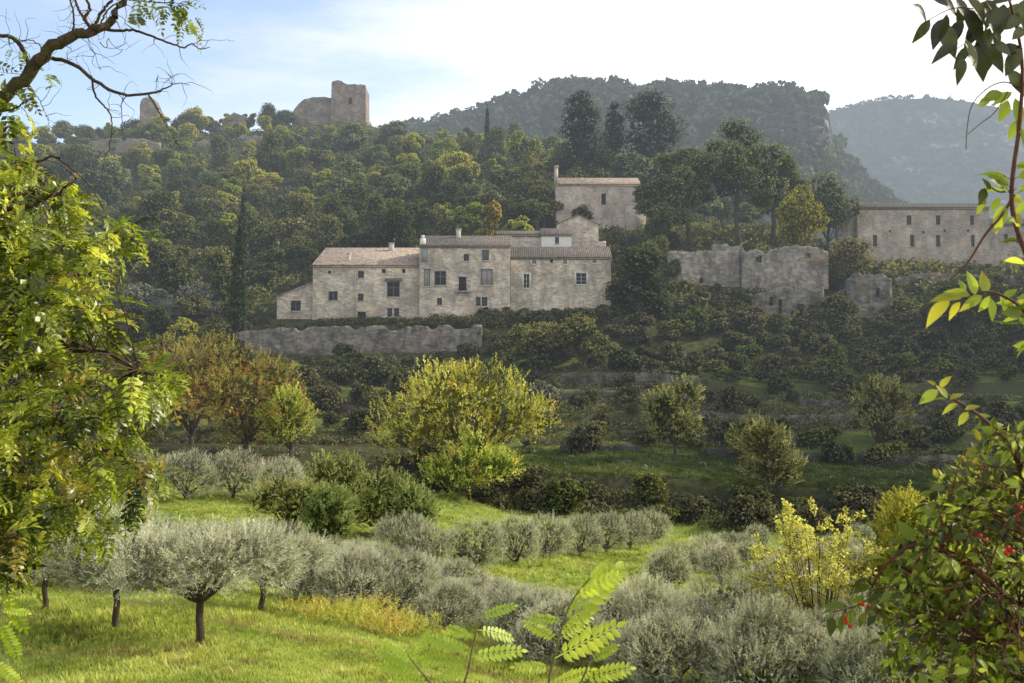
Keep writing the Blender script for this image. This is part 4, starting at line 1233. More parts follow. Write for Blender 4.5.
# ------------------------------------------------------------------ walls and buildings
def rag_wall(name, label, tops, Y, zb_py, mat, thick=1.0, seed=1, step=.6, rough=.35, holes=(), cat='wall', group=None, rag=.4, curve=None):
    """ruined wall: tops = [(px, py)...] outline of its upper edge; zb_py = picture row of the foot (value or list)"""
    r = np.random.default_rng(seed)
    tp = np.array(tops, float)
    x0 = at(tp[0, 0], tp[0, 1], Y)[0]; x1 = at(tp[-1, 0], tp[-1, 1], Y)[0]
    nx = max(6, int((x1 - x0) / step))
    px = np.linspace(tp[0, 0], tp[-1, 0], nx + 1)
    ztop = np.array([zat(v, Y) for v in np.interp(px, tp[:, 0], tp[:, 1])])
    ztop = ztop + rag * .5 * (r.random(nx + 1) - .6) + rag * 1.0 * fbm(px * .05, px * 0, seed, 5) - rag * 1.2 * (vnoise(px * .09, px * 0 + 5, seed) > .72)
    if isinstance(zb_py, (int, float)): zb = np.full(nx + 1, zat(zb_py, Y))
    else:
        q = np.array(zb_py, float); zb = np.array([zat(v, Y) for v in np.interp(px, q[:, 0], q[:, 1])])
    zb = zb - 1.2
    X = np.linspace(x0, x1, nx + 1)
    hmax = (ztop - zb).max(); nz = max(4, int(hmax / step))
    yo = np.zeros(nx + 1) if curve is None else np.array([curve(v) for v in X])
    def sheet(sgn, y):
        V = np.zeros((nz + 1, nx + 1, 3))
        for k in range(nz + 1):
            t = k / nz
            V[k, :, 0] = X + (r.random(nx + 1) - .5) * .2 * step * (0 < k < nz)
            V[k, :, 2] = zb + (ztop - zb) * t
            V[k, :, 1] = y + yo + sgn * rough * (r.random(nx + 1) - .5) * .6 + sgn * rough * 1.2 * (vnoise(X * .45, np.full(nx + 1, t * hmax * .5), seed) - .5)
        return V
    A = sheet(1, Y); B = sheet(-1, Y + thick)
    H = [(at(a, 0, Y)[0], at(b_, 0, Y)[0], zat(d_, Y), zat(c, Y)) for a, b_, c, d_ in holes]
    H = [(at(a, c, Y)[0], at(b_, c, Y)[0], zat(d_, Y), zat(c, Y)) for a, b_, c, d_ in holes]
    FA = []; FB = []; FS = []
    nA = (nz + 1) * (nx + 1)
    idx = lambda k, a: k * (nx + 1) + a
    open_ = np.zeros((nz, nx), bool)
    for k in range(nz):
        for a in range(nx):
            c = (A[k, a] + A[k + 1, a + 1]) / 2
            if any(h[0] < c[0] < h[1] and h[2] < c[2] < h[3] for h in H): open_[k, a] = True; continue
            FA.append((idx(k, a), idx(k, a + 1), idx(k + 1, a + 1), idx(k + 1, a)))
            FB.append((nA + idx(k, a), nA + idx(k + 1, a), nA + idx(k + 1, a + 1), nA + idx(k, a + 1)))
    for k in range(nz):
        for a in range(nx):
            if not open_[k, a]: continue
            for (dk, da, e) in [(0, -1, ((k, a), (k + 1, a))), (0, 1, ((k, a + 1), (k + 1, a + 1))), (-1, 0, ((k, a), (k, a + 1))), (1, 0, ((k + 1, a), (k + 1, a + 1)))]:
                kk, aa = k + dk, a + da
                if 0 <= kk < nz and 0 <= aa < nx and not open_[kk, aa]:
                    p, q = idx(*e[0]), idx(*e[1]); FS.append((p, q, q + nA, p + nA))
    for a in range(nx): FS.append((idx(nz, a), idx(nz, a + 1), nA + idx(nz, a + 1), nA + idx(nz, a)))
    for k in range(nz):
        FS.append((idx(k, 0), idx(k + 1, 0), nA + idx(k + 1, 0), nA + idx(k, 0)))
        FS.append((idx(k, nx), nA + idx(k, nx), nA + idx(k + 1, nx), idx(k + 1, nx)))
    mb = MB(); mb.add(np.concatenate([A.reshape(-1, 3), B.reshape(-1, 3)]), FA + FB + FS)
    return tag(mb.obj(name, mat), label, cat, group)


def facade(mb, x0, x1, z0, z1, y, holes, reveal=.3, mat=0):
    """front wall in the plane y with rectangular openings and their reveals"""
    xs = sorted({x0, x1, *[h[0] for h in holes], *[h[1] for h in holes]})
    zs = sorted({z0, z1, *[h[2] for h in holes], *[h[3] for h in holes]})
    xs = [v for v in xs if x0 <= v <= x1]; zs = [v for v in zs if z0 <= v <= z1]
    for a, b_ in zip(xs[:-1], xs[1:]):
        for c, d_ in zip(zs[:-1], zs[1:]):
            cx, cz = (a + b_) / 2, (c + d_) / 2
            if any(h[0] < cx < h[1] and h[2] < cz < h[3] for h in holes): continue
            mb.quad((a, y, c), (b_, y, c), (b_, y, d_), (a, y, d_), mat=mat)
    for h in holes:
        a, b_, c, d_ = h[:4]; r_ = y + reveal
        mb.quad((a, y, c), (a, y, d_), (a, r_, d_), (a, r_, c), mat=mat)
        mb.quad((b_, y, c), (b_, r_, c), (b_, r_, d_), (b_, y, d_), mat=mat)
        mb.quad((a, y, d_), (b_, y, d_), (b_, r_, d_), (a, r_, d_), mat=mat)
        mb.quad((a, y, c), (a, r_, c), (b_, r_, c), (b_, y, c), mat=mat)


def window(root, h, y, style, reveal=.3):
    """style: plain | cross | pair | shutter | pale | surround | door | hole"""
    x0, x1, z0, z1 = h[:4]
    yy = y + reveal - .06
    t = .07
    if style == 'hole':
        mb = MB(); mb.quad((x0, y + reveal, z0), (x1, y + reveal, z0), (x1, y + reveal, z1), (x0, y + reveal, z1))
        return mb.obj('opening_shade', M['wood'], root)  # dark sheet standing in for the shade inside the hole
    if style == 'door':
        mb = MB(); n = 5
        w = (x1 - x0) / n
        for k in range(n): mb.box(x0 + k * w + .01, x0 + (k + 1) * w - .01, yy, yy + .06, z0, z1)
        d = mb.obj('door', M['wood'], root)
        mb = MB(); mb.box(x0 - .25, x1 + .25, y - .05, y + .02, z1 + .003, z1 + .3); mb.obj('lintel', M['frame'], d)
        return d
    fr = MB(); m_ = M['mullion'] if style in ('cross', 'pair', 'plain') else M['white'] if style == 'surround' else M['shutter_pale']
    if style in ('cross', 'pair'): t = .13
    fr.box(x0, x0 + t, yy - .05, yy + .05, z0, z1); fr.box(x1 - t, x1, yy - .05, yy + .05, z0, z1)
    fr.box(x0 + t, x1 - t, yy - .05, yy + .05, z1 - t, z1); fr.box(x0 + t, x1 - t, yy - .05, yy + .05, z0, z0 + t)
    xm = (x0 + x1) / 2
    if style in ('cross', 'pair', 'surround', 'plain'): fr.box(xm - t * .5, xm + t * .5, yy - .045, yy + .045, z0 + t, z1 - t)
    if style == 'cross':
        zm = z0 + (z1 - z0) * .62
        fr.box(x0 + t, xm - t * .5, yy - .04, yy + .04, zm - t * .4, zm + t * .4); fr.box(xm + t * .5, x1 - t, yy - .04, yy + .04, zm - t * .4, zm + t * .4)
    if style in ('surround', 'plain'):
        for q in (.33, .66):
            zm = z0 + (z1 - z0) * q
            fr.box(x0 + t, xm - t * .5, yy - .03, yy + .03, zm - .02, zm + .02); fr.box(xm + t * .5, x1 - t, yy - .03, yy + .03, zm - .02, zm + .02)
    w = fr.obj('window', m_, root)
    mb = MB()
    if style in ('shutter', 'pale'):
        n = 2
        for k in range(n):
            a = x0 + t + (x1 - x0 - 2 * t) * k / n; b_ = x0 + t + (x1 - x0 - 2 * t) * (k + 1) / n
            mb.box(a + .01, b_ - .01, yy - .02, yy + .03, z0 + t, z1 - t)
            nz = 5
            for q in range(nz):
                zq = z0 + t + (z1 - z0 - 2 * t) * (q + .5) / nz
                mb.box(a + .06, b_ - .06, yy - .035, yy - .021, zq - .04, zq + .04)
        mb.obj('shutter', M['shutter' if style == 'shutter' else 'shutter_pale'], w)
    else:
        mb.quad((x0 + .02, yy + .02, z0 + .02), (x1 - .02, yy + .02, z0 + .02), (x1 - .02, yy + .02, z1 - .02), (x0 + .02, yy + .02, z1 - .02))
        mb.obj('pane', M['glass'], w)
    # sill and (for surrounds) pale border on the wall
    mb = MB(); mb.box(x0 - .12, x1 + .12, y - .12, y + .02, z0 - .16, z0 - .004); mb.obj('sill', M['white' if style == 'surround' else 'frame'], w)
    if style == 'surround':
        mb = MB(); b_ = .22
        mb.box(x0 - b_, x0 - .003, y - .03, y + .02, z0, z1 + b_); mb.box(x1 + .003, x1 + b_, y - .03, y + .02, z0, z1 + b_)
        mb.box(x0, x1, y - .028, y + .02, z1 + .003, z1 + b_); mb.obj('surround', M['white'], w)
    return w


def px_holes(lst, Y):
    out = []
    for (a, b_, c, d_, st) in lst:
        x0 = at(a, c, Y)[0]; x1 = at(b_, c, Y)[0]
        out.append((x0, x1, zat(d_, Y), zat(c, Y), st))
    return out


def tiles_slab(mb, A, B, C, D, th=.11, ribs=True):
    """tilted tiled plane A (low left), B (low right), C (high right), D (high left) with thickness and tile rows"""
    A, B, C, D = [np.array(v, float) for v in (A, B, C, D)]
    n = unit(np.cross(B - A, D - A))
    if n[2] < 0: n = -n
    lo = -n * th
    P = [A, B, C, D, A + lo, B + lo, C + lo, D + lo]
    mb.add(P, [(0, 1, 2, 3), (7, 6, 5, 4), (4, 5, 1, 0), (5, 6, 2, 1), (6, 7, 3, 2), (7, 4, 0, 3)])
    if ribs:
        wlen = np.linalg.norm(B - A); k = max(3, int(wlen / .30))
        for q in range(k):
            t = (q + .5) / k
            p0 = A + (B - A) * t; p1 = D + (C - D) * t
            s = unit(B - A) * .08; u_ = n * .05
            mb.add([p0 - s + n * .002, p0 + s + n * .002, p0 + u_, p1 - s + n * .002, p1 + s + n * .002, p1 + u_],
                   [(0, 2, 5, 3), (2, 1, 4, 5)])


def house(name, label, px0, px1, py_eave, py_base, Y, depth, holes, roof, roofm='tile_dark', wallm='house', cat='house', chim=(), eave_over=.35, extra=None, group=None):
    x0 = at(px0, py_eave, Y)[0]; x1 = at(px1, py_eave, Y)[0]
    ze = zat(py_eave, Y); zb = zat(py_base, Y) - 1.5
    root = thing(name, ((x0 + x1) / 2, Y + depth / 2, zb), label, cat, group)
    H = px_holes(holes, Y)
    mb = MB()
    facade(mb, x0, x1, zb, ze, Y, H, .32)
    kind = roof[0]
    Yb = Y + depth
    if kind == 'gable':         # ridge parallel to the front
        zr = zat(roof[1], Y + depth * .5); Yr = Y + depth * .5; zbk = ze
    elif kind == 'shed':        # rises to the back
        zr = zat(roof[1], Yb); Yr = Yb; zbk = zr
    elif kind == 'front':       # gable end towards the camera
        zr = zat(roof[1], Y); Yr = None; zbk = ze
    elif kind == 'flat':
        zr = ze; Yr = Yb; zbk = ze
    mb.quad((x1, Yb, zb), (x0, Yb, zb), (x0, Yb, zbk), (x1, Yb, zbk))
    for x in (x0, x1):
        mb.quad((x, Y, zb), (x, Yb, zb), (x, Yb, min(zbk, ze)), (x, Y, ze))
        if kind == 'gable': mb.add([(x, Y, ze), (x, Yb, ze), (x, Yr, zr)], [[0, 1, 2]])
        if kind == 'shed': mb.add([(x, Y, ze), (x, Yb, ze), (x, Yb, zr)], [[0, 1, 2]])
    if kind == 'front':
        xr = at(roof[2], roof[1], Y)[0]
        zl = zat(roof[3], Y) if len(roof) > 3 else ze
        for yy in (Y, Yb): mb.add([(x0, yy, ze), (x1, yy, ze), (xr, yy, zr)], [[0, 1, 2]])
    mb.obj('wall', M[wallm], root)
    rf = MB(); e = eave_over
    if kind == 'gable':
        sl = (zr - ze) / (depth * .5)
        tiles_slab(rf, (x0 - .15, Y - e, ze - e * sl + .12), (x1 + .15, Y - e, ze - e * sl + .12), (x1 + .15, Yr, zr + .12), (x0 - .15, Yr, zr + .12))
        tiles_slab(rf, (x1 + .15, Yb + e, ze - e * sl + .12), (x0 - .15, Yb + e, ze - e * sl + .12), (x0 - .15, Yr + .003, zr + .118), (x1 + .15, Yr + .003, zr + .118))
    elif kind == 'shed':
        sl = (zr - ze) / depth
        tiles_slab(rf, (x0 - .15, Y - e, ze - e * sl + .12), (x1 + .15, Y - e, ze - e * sl + .12), (x1 + .15, Yb + .2, zr + .16), (x0 - .15, Yb + .2, zr + .16))
    elif kind == 'front':
        tiles_slab(rf, (x0 - .25, Y - .2, ze), (x0 - .25, Yb + .2, ze), (xr, Yb + .2, zr + .15), (xr, Y - .2, zr + .15))
        tiles_slab(rf, (x1 + .25, Yb + .2, ze), (x1 + .25, Y - .2, ze), (xr + .003, Y - .2, zr + .15), (xr + .003, Yb + .2, zr + .15))
    else:
        rf.box(x0 - .15, x1 + .15, Y - .2, Yb + .2, ze + .003, ze + .25)
    # genoise: moulded cornice under the eaves
    if kind in ('gable', 'shed'):
        rf.box(x0 - .05, x1 + .05, Y - .2, Y - .003, ze - .42, ze - .22)
    ro = rf.obj('roof', M[roofm], root)
    for (cpx, cpy, cpb, w, cy) in chim:
        cx = at(cpx, cpy, Y + cy)[0]; c = MB()
        zt = zat(cpy, Y + cy); z0 = zat(cpb, Y + cy) - .6
        c.box(cx - w / 2, cx + w / 2, Y + cy - w / 2, Y + cy + w / 2, z0, zt)
        c.box(cx - w / 2 - .08, cx + w / 2 + .08, Y + cy - w / 2 - .08, Y + cy + w / 2 + .08, zt + .003, zt + .14)
        c.obj('chimney', M['frame'], ro)
    for h in H: window(root, h, Y, h[4], .32)
    if extra: extra(root)
    return root


HY = 185.0
# western wing
def west_extra(root):
    Y = HY
    # hood over the large mullioned window
    a, b_ = at(385, 280, Y)[0], at(402.5, 280, Y)[0]
    mb = MB(); z = zat(281, Y)
    tiles_slab(mb, (a, Y - .8, z), (b_, Y - .8, z), (b_, Y - .003, z + .45), (a, Y - .003, z + .45), .1)
    mb.obj('window_hood', M['tile_dark'], root)
    mb = MB()
    for px in (355,):
        x = at(px, 300, Y)[0]; mb.box(x - .06, x + .06, Y - .14, Y - .02, zat(318, Y), zat(268, Y))
    mb.obj('drainpipe', M['frame'], root)


house('village_house', 'long low stone house with pale lit tile roof at the left of the village row', 313, 420, 265, 322, HY, 13,
      [(328.4, 337.8, 291.2, 300.8, 'pair'), (357.9, 364, 271, 278, 'plain'), (357.9, 363.5, 293.5, 301, 'plain'), (386.9, 399.7, 282, 297, 'cross'),
       (387.4, 392.2, 308, 316.7, 'plain'), (394, 399.2, 308, 316.7, 'plain'), (357.5, 365.8, 312, 323, 'door'), (328, 331, 270.6, 273.6, 'hole'),
       (382, 385.5, 269, 273, 'hole'), (402, 405.5, 269, 273, 'hole')],
      ('shed', 248.5), 'tile', chim=[(349, 254, 264, .6, 3), (391.5, 244, 252, .8, 11)], extra=west_extra)


def lean(root):
    pass


# lean-to at the western end: sloping top
def lean_to():
    Y = HY + .6
    x0, _, z0 = at(277, 297, Y); x1, _, z1 = at(312.8, 283, Y)
    zb = zat(323, Y) - 1.5; D = 8
    root = thing('lean_to_house', ((x0 + x1) / 2, Y + 4, zb), 'lean-to house with sloping roof against the long low house', 'house')
    H = px_holes([(290.7, 300.8, 298, 311, 'plain')], Y)
    mb = MB(); facade(mb, x0, x1, zb, z0 - .6, Y, H, .3)
    mb.add([(x0, Y, z0 - .6), (x1, Y, z0 - .6), (x1, Y, z1), (x0, Y, z0)], [[0, 1, 2, 3]])
    mb.quad((x0, Y, zb), (x0, Y, z0), (x0, Y + D, z0), (x0, Y + D, zb)); mb.quad((x0, Y + D, zb), (x0, Y + D, z0), (x1, Y + D, z1), (x1, Y + D, zb))
    mb.obj('wall', M['house'], root)
    rf = MB(); tiles_slab(rf, (x0 - .2, Y - .25, z0 + .02), (x0 - .2, Y + D, z0 + .02), (x1 - .02, Y + D, z1 + .12), (x1 - .02, Y - .25, z1 + .12)); rf.obj('roof', M['tile'], root)
    for h in H: window(root, h, Y, h[4], .3)


lean_to()


def centre_extra(root):
    Y = HY - .9
    # balcony with plants at the dark doorway
    a, b_ = at(454.5, 292, Y)[0], at(471, 292, Y)[0]; z = zat(291.5, Y)
    mb = MB(); mb.box(a, b_, Y - .95, Y - .003, z - .12, z)
    mb.box(a + .3, a + .5, Y - .6, Y - .003, z - .5, z - .123); mb.box(b_ - .5, b_ - .3, Y - .6, Y - .003, z - .5, z - .123)
    bal = mb.obj('balcony', M['frame'], root)
    mb = MB()
    n = 16
    for k in range(n + 1):
        x = a + .05 + (b_ - a - .1) * k / n; mb.box(x - .015, x + .015, Y - .93, Y - .9, z, z + .95)
    mb.box(a, b_, Y - .94, Y - .89, z + .953, z + 1.0)
    mb.obj('railing', M['iron'], bal)
    # pale recess panel on the corner turret
    mb = MB(); mb.box(at(421.2, 255, Y)[0], at(428, 255, Y)[0], Y - .04, Y - .003, zat(262, Y), zat(248.5, Y)); mb.obj('blind_panel', M['shutter_pale'], root)
    mb = MB(); x = at(422.5, 245, Y)[0]; zt = zat(238, Y)
    mb.box(x - .45, x + .45, Y + .3, Y + 1.1, zat(246, Y), zt); mb.box(x - .25, x + .25, Y + .45, Y + .95, zt + .003, zt + .55)
    mb.obj('corner_pinnacle', M['white'], root)


house('village_house', 'tall central stone house with an iron balcony and many windows', 419.8, 510.2, 245.5, 320, HY - .9, 11,
      [(423.8, 430.3, 269, 286.4, 'pale'), (434.3, 446.3, 271, 285.4, 'cross'), (437, 442, 298, 305, 'plain'), (463.7, 469, 254, 261, 'plain'),
       (482, 489, 250, 260.5, 'shutter'), (480.6, 492.7, 269, 285, 'pale'), (458.7, 466.3, 277, 291.3, 'door'), (476, 480.6, 297, 306, 'plain'), (481.7, 487.4, 297, 306, 'plain')],
      ('gable', 236.5), 'tile_dark', chim=[(458.5, 230, 240, .75, 4.5)], extra=centre_extra)

house('village_house', 'stone house with white window surrounds at the right end of the row', 510.6, 611, 257, 306, HY + .4, 9,
      [(523.5, 529.5, 274, 288, 'surround'), (576, 586.5, 273, 284.5, 'surround'), (532, 536.5, 260, 264, 'surround'), (550, 553, 259.5, 262.7, 'hole'),
       (563, 567, 260, 264, 'surround'), (592.5, 596.5, 259.5, 263.5, 'surround')],
      ('gable', 247.5), 'tile_dark')
house('rear_house', 'plain stone rear house between the tall house and the white hut', 497, 546, 234.5, 254, HY + 11.5, 8, [(519, 522, 247, 250, 'hole'), (523.5, 526.5, 247, 250, 'hole')], ('shed', 231.5), 'tile_dark')
house('white_hut', 'small white rendered upper storey above the right house roof', 541.5, 571.5, 234, 252, HY + 9.9, 6, [(555, 559, 237, 243.5, 'plain')], ('gable', 229), 'tile_dark', 'white')
house('gabled_house', 'stone house whose gable faces the valley behind the right house', 557, 598.5, 224.5, 252, HY + 16.2, 9, [], ('front', 215.5, 578), 'tile_dark')
rag_wall('stub_wall', 'low stone wall stub right of the gabled house', [(590, 240.5), (606, 241)], HY + 11, 256, M['house'], .8, 5, .5, .1)
# chapel
def chapel_extra(root):
    Y = 229.
    mb = MB(); x0, x1 = at(555, 170, Y)[0], at(558, 170, Y)[0]
    mb.box(x0, x1, Y - .35, Y + 5, zat(185, Y), zat(168, Y)); mb.box(x0 - .1, x1 + .1, Y - .4, Y + 5.1, zat(168, Y) + .003, zat(166, Y))
    mb.obj('bell_wall', M['house_rose'], root)
    mb = MB()
    mb.box(at(625, 215, Y)[0], at(645, 215, Y)[0], Y - 1.6, Y - .003, zat(240, Y), zat(207, Y)); mb.obj('buttress', M['house_rose'], root)


house('chapel', 'rosy stone chapel with one slim window above the village', 556, 640, 184, 240, 229, 11, [(601.4, 605.8, 193.5, 204.7, 'hole')], ('gable', 178.5), 'tile', 'house_rose', 'chapel', extra=chapel_extra)
# convent
cw = []
for a, b_ in [(906.7, 911.4), (936, 940.4), (970, 974)]: cw.append((a, b_, 215.4, 225, 'plain'))
for a, b_ in [(873, 877), (910, 914.2), (936, 940.2), (971, 974.6)]: cw.append((a, b_, 235, 246.7, 'plain'))
for c in [(922.6, 924.6, 231, 233.6), (889, 891, 230, 232.6), (943.5, 945.5, 229.5, 232), (967, 969, 229.5, 232)]: cw.append((*c, 'hole'))
house('convent', 'long plain convent building with two rows of small windows', 857, 989, 207.5, 278, 226, 12, cw, ('gable', 204), 'tile_dark', 'house_rose', 'building')
house('convent_wing', 'lower wing joined to the right end of the convent', 989.6, 1130, 224, 278, 227, 10,
      [(1004, 1008, 234, 243, 'plain'), (1016, 1020, 234, 243, 'plain'), (1034, 1038, 234, 243, 'plain'), (1056, 1060, 234, 243, 'plain')], ('gable', 219), 'tile_dark', 'house_rose', 'building')
rag_wall('ruined_wall', 'sloping ruined gable wall at the left end of the convent', [(836, 226), (846, 216), (856.5, 208)], 227, 272, M['ruin'], 1, 8)

rag_wall('ruined_building', 'smooth pale ruined wall at the left of the ruins', [(668, 251), (700, 250.5), (741, 251)], 198, 288, M['ruin'], 1.1, 21, .6, .12, holes=[(700, 704, 277, 284)], rag=.15, cat='ruin')
rag_wall('ruined_building', 'tall ruined wall with small dark openings above the lower rampart', [(741.5, 246), (756, 244), (770, 248), (790, 245), (806, 244), (818, 247), (828, 251)], 197, [(741.5, 290), (828, 282)], M['ruin'], 1.1, 22, .5, .2,
         holes=[(757, 760.5, 256, 262), (790, 792, 254, 258), (806, 810, 254, 259)], rag=.8, cat='ruin')
rag_wall('ruined_building', 'rear ruined wall showing over the smooth pale one', [(712, 244), (742, 243)], 203, 262, M['ruin'], 1, 23, .5, .2, cat='ruin')
rag_wall('rampart', 'crumbling rampart with dark clefts below the ruins', [(752, 294), (762, 291), (785, 287), (805, 283), (824, 281)], 190, [(752, 322), (824, 332)], M['rampart'], 1.4, 24, .5, .5,
         holes=[(779, 782, 300, 318), (797, 802, 303, 322), (770, 772, 296, 306)], rag=.8, cat='rampart')
rag_wall('rampart', 'ivy darkened rampart piece at the right of the ruins', [(848, 278), (856, 271), (870, 268), (885, 269), (892, 277)], 191.5, 325, M['rampart'], 1.4, 25, .5, .5, holes=[(869, 871, 285, 300), (877, 880, 287, 296)], rag=.7, cat='rampart')

rag_wall('retaining_wall', 'long grey stone retaining wall below the village houses', [(236, 332), (260, 329), (300, 327), (350, 326), (400, 326), (440, 325), (482, 325)], 175.6,
         [(236, 356), (300, 359), (400, 357), (482, 354)], M['rampart'], 1.2, 31, .6, .45, rag=.5)
rag_wall('retaining_wall', 'old stone garden wall on the slope left of the cypress', [(150, 300), (190, 298), (228, 301)], 186, 308, M['drystone'], .8, 32, .6, .3, rag=.4)
rag_wall('garden_wall', 'stone wall between the convent trees and the ruins', [(893, 278), (930, 272), (985, 275), (1060, 276)], 206, 296, M['rampart'], .9, 33, .6, .3, rag=.5)
# dry stone walls holding the terraces
r = np.random.default_rng(5)
segs = [(1, 560, 640, 'terrace behind the lone round tree'), (1, 700, 1000, 'terrace right of the lone round tree'), (2, 620, 790, 'third terrace'),
        (3, 690, 960, 'fourth terrace'), (4, 560, 760, 'fifth terrace'), (4, 800, 980, 'fifth terrace at its right end'), (5, 560, 700, 'sixth terrace'), (3, 300, 430, 'fourth terrace left of the autumn tree')]
for (k, a, b_, nm) in segs:
    Yb = TERR[k]
    xa, xb = (a - 512) / FPX * Yb, (b_ - 512) / FPX * Yb
    n = int((xb - xa) / .7)
    X = np.linspace(xa, xb, n)
    Yl = Yb + wob(X, k) - .28
    zl = base_ground(X, Yl) + .5 * fbm(X * .12, Yl * .12, 1) * np.clip((Yl - 15) / 60, .12, 1)
    zh = ground(X, Yl + 1.2) + .12 + r.random(n) * .3 - .15
    zh = np.maximum(zh, zl + .3)
    rows = 4; V = []
    for q in range(rows + 1):
        t = q / rows
        V.append(np.stack([X, Yl - .12 * (1 - t) + (r.random(n) - .5) * .14, zl - .4 + (zh - zl + .4) * t], -1))
    V.append(np.stack([X, Yl + .75, zh - .02], -1))
    V = np.array(V); n1, n2 = V.shape[:2]
    i = np.arange(n1 - 1)[:, None] * n2; j = np.arange(n2 - 1)[None]
    F = np.stack([i + j, i + j + 1, i + n2 + j + 1, i + n2 + j], -1).reshape(-1, 4)
    mb = MB(); mb.add(V.reshape(-1, 3), F)
    tag(mb.obj('terrace_wall', M['drystone']), 'low dry stone wall holding the ' + nm, 'wall', 'dry stone terrace walls')

# castle on the crest
def castle():
    Y = 396.
    x0, x1 = at(331.5, 100, Y)[0], at(365.5, 100, Y)[0]
    zb = zat(124, Y) - 5
    root = thing('castle_keep', ((x0 + x1) / 2, Y + 5, zb), 'square ruined castle keep standing on the crest', 'castle')
    D = 10.
    mb = MB()
    r = np.random.default_rng(9)
    n = 20
    tops = np.interp(np.linspace(331.5, 365.5, n + 1), [331.5, 334, 341, 343.5, 350, 356, 362, 365.5], [82, 80.3, 80.6, 83, 84.4, 84.6, 84.6, 85.6])
    zt = np.array([zat(v, Y) for v in tops]) + r.normal(size=n + 1) * .12
    h = px_holes([(348.5, 351.5, 99, 104.5, 'hole')], Y)[0]
    nz = 16
    X = np.linspace(x0, x1, n + 1)
    V = np.array([np.stack([X + (.35 * (1 - k / nz)) * np.linspace(-1, 1, n + 1), np.full(n + 1, Y) - .5 * (1 - k / nz) + (r.random(n + 1) - .5) * .12, zb + (zt - zb) * k / nz], -1) for k in range(nz + 1)])
    F = []
    for k in range(nz):
        for a in range(n):
            c = (V[k, a] + V[k + 1, a + 1]) / 2
            if h[0] < c[0] < h[1] and h[2] < c[2] < h[3]: continue
            F.append((k * (n + 1) + a, k * (n + 1) + a + 1, (k + 1) * (n + 1) + a + 1, (k + 1) * (n + 1) + a))
    mb.add(V.reshape(-1, 3), F)
    for xs, zz in ((x0, zt[0]), (x1, zt[-1])):
        sg = -1 if xs == x0 else 1
        m_ = 10
        V = np.array([[(xs + sg * .35 * (1 - k / 6), Y - .5 * (1 - k / 6) + (D + .5 * (1 - k / 6)) * q / m_, zb + (zz - .5 * (q % 3) * (k == 6) * .6 - zb) * k / 6) for q in range(m_ + 1)] for k in range(7)])
        F = [(k * (m_ + 1) + q, k * (m_ + 1) + q + 1, (k + 1) * (m_ + 1) + q + 1, (k + 1) * (m_ + 1) + q) for k in range(6) for q in range(m_)]
        mb.add(V.reshape(-1, 3), F)
    mb.quad((x1, Y + D, zb), (x0, Y + D, zb), (x0, Y + D, zt[0] - 1), (x1, Y + D, zt[-1] - .7))
    # wall thickness inside
    mb.add([(X[a], Y, zt[a]) for a in range(n + 1)] + [(X[a], Y + 1.4, zt[a] - .1) for a in range(n + 1)], [(a, a + 1, n + 2 + a, n + 1 + a) for a in range(n)])
    mb.quad((x0, Y + 1.4, zb + 5), (x1, Y + 1.4, zb + 5), (x1, Y + 1.4, zt[-1] - .1), (x0, Y + 1.4, zt[0] - .1))
    mb.obj('wall', M['castle'], root)
    o = MB(); o.quad((h[0] - .3, Y + .8, h[2] - .5), (h[1] + .3, Y + .8, h[2] - .5), (h[1] + .3, Y + .8, h[3] + .5), (h[0] - .3, Y + .8, h[3] + .5)); o.obj('opening_shade', M['wood'], root)  # dark sheet painted as the shade behind the gap


castle()
rag_wall('curtain_wall', 'ruined curtain wall joined to the left side of the keep', [(292, 113), (298, 104), (305, 99), (314, 97.3), (331, 97.6)], 399, 124, M['castle'], 1.6, 41, 1, .5, rag=.8)
rag_wall('castle_turret', 'stump of a ruined turret at the left end of the crest', [(140, 102), (142, 98), (150, 97), (156, 101), (159, 108), (161, 116)], 405, 128, M['castle'], 5, 42, .8, .5, rag=.8, cat='ruin')
rag_wall('curtain_wall', 'pale ruined wall low on the castle slope below the turret', [(92, 141), (112, 138), (142, 139), (160, 143)], 352, 149, M['castle'], 1.2, 43, .9, .4, rag=.9)
rag_wall('curtain_wall', 'broken wall across the slope below the keep', [(196, 142), (215, 138), (240, 134), (262, 137), (285, 134), (304, 137)], 362, 152, M['castle'], 1.2, 44, .9, .6, rag=1.6)
rag_wall('curtain_wall', 'short broken wall standing among the trees of the castle ridge', [(222, 118), (234, 113), (246, 117)], 392, 132, M['castle'], 1.2, 45, .8, .6, rag=1.2)

# ------------------------------------------------------------------ robinia at the left (about 7 m away)
def cubic(points, n):
    P = np.array(points, float); t = np.linspace(0, len(P) - 1, n)
    out = []
    for v in t:
        i = min(int(v), len(P) - 2); f = v - i
        p0 = P[max(i - 1, 0)]; p1 = P[i]; p2 = P[i + 1]; p3 = P[min(i + 2, len(P) - 1)]
        out.append(.5 * ((2 * p1) + (-p0 + p2) * f + (2 * p0 - 5 * p1 + 4 * p2 - p3) * f * f + (-p0 + 3 * p1 - 3 * p2 + p3) * f ** 3))
    return np.array(out)


def stick(mb, pts, r0, r1, n=24, rng=None, wig=0.0, sides=8, mat=0):
    Q = cubic([at(*p) for p in pts], n)
    if rng is not None and wig: Q[1:-1] += rng.normal(size=(n - 2, 3)) * wig
    mb.tube(Q, np.linspace(r0, r1, n) * (1 + (rng.normal(size=n) * .06 if rng is not None else 0)), sides, .5, mat)
    return Q


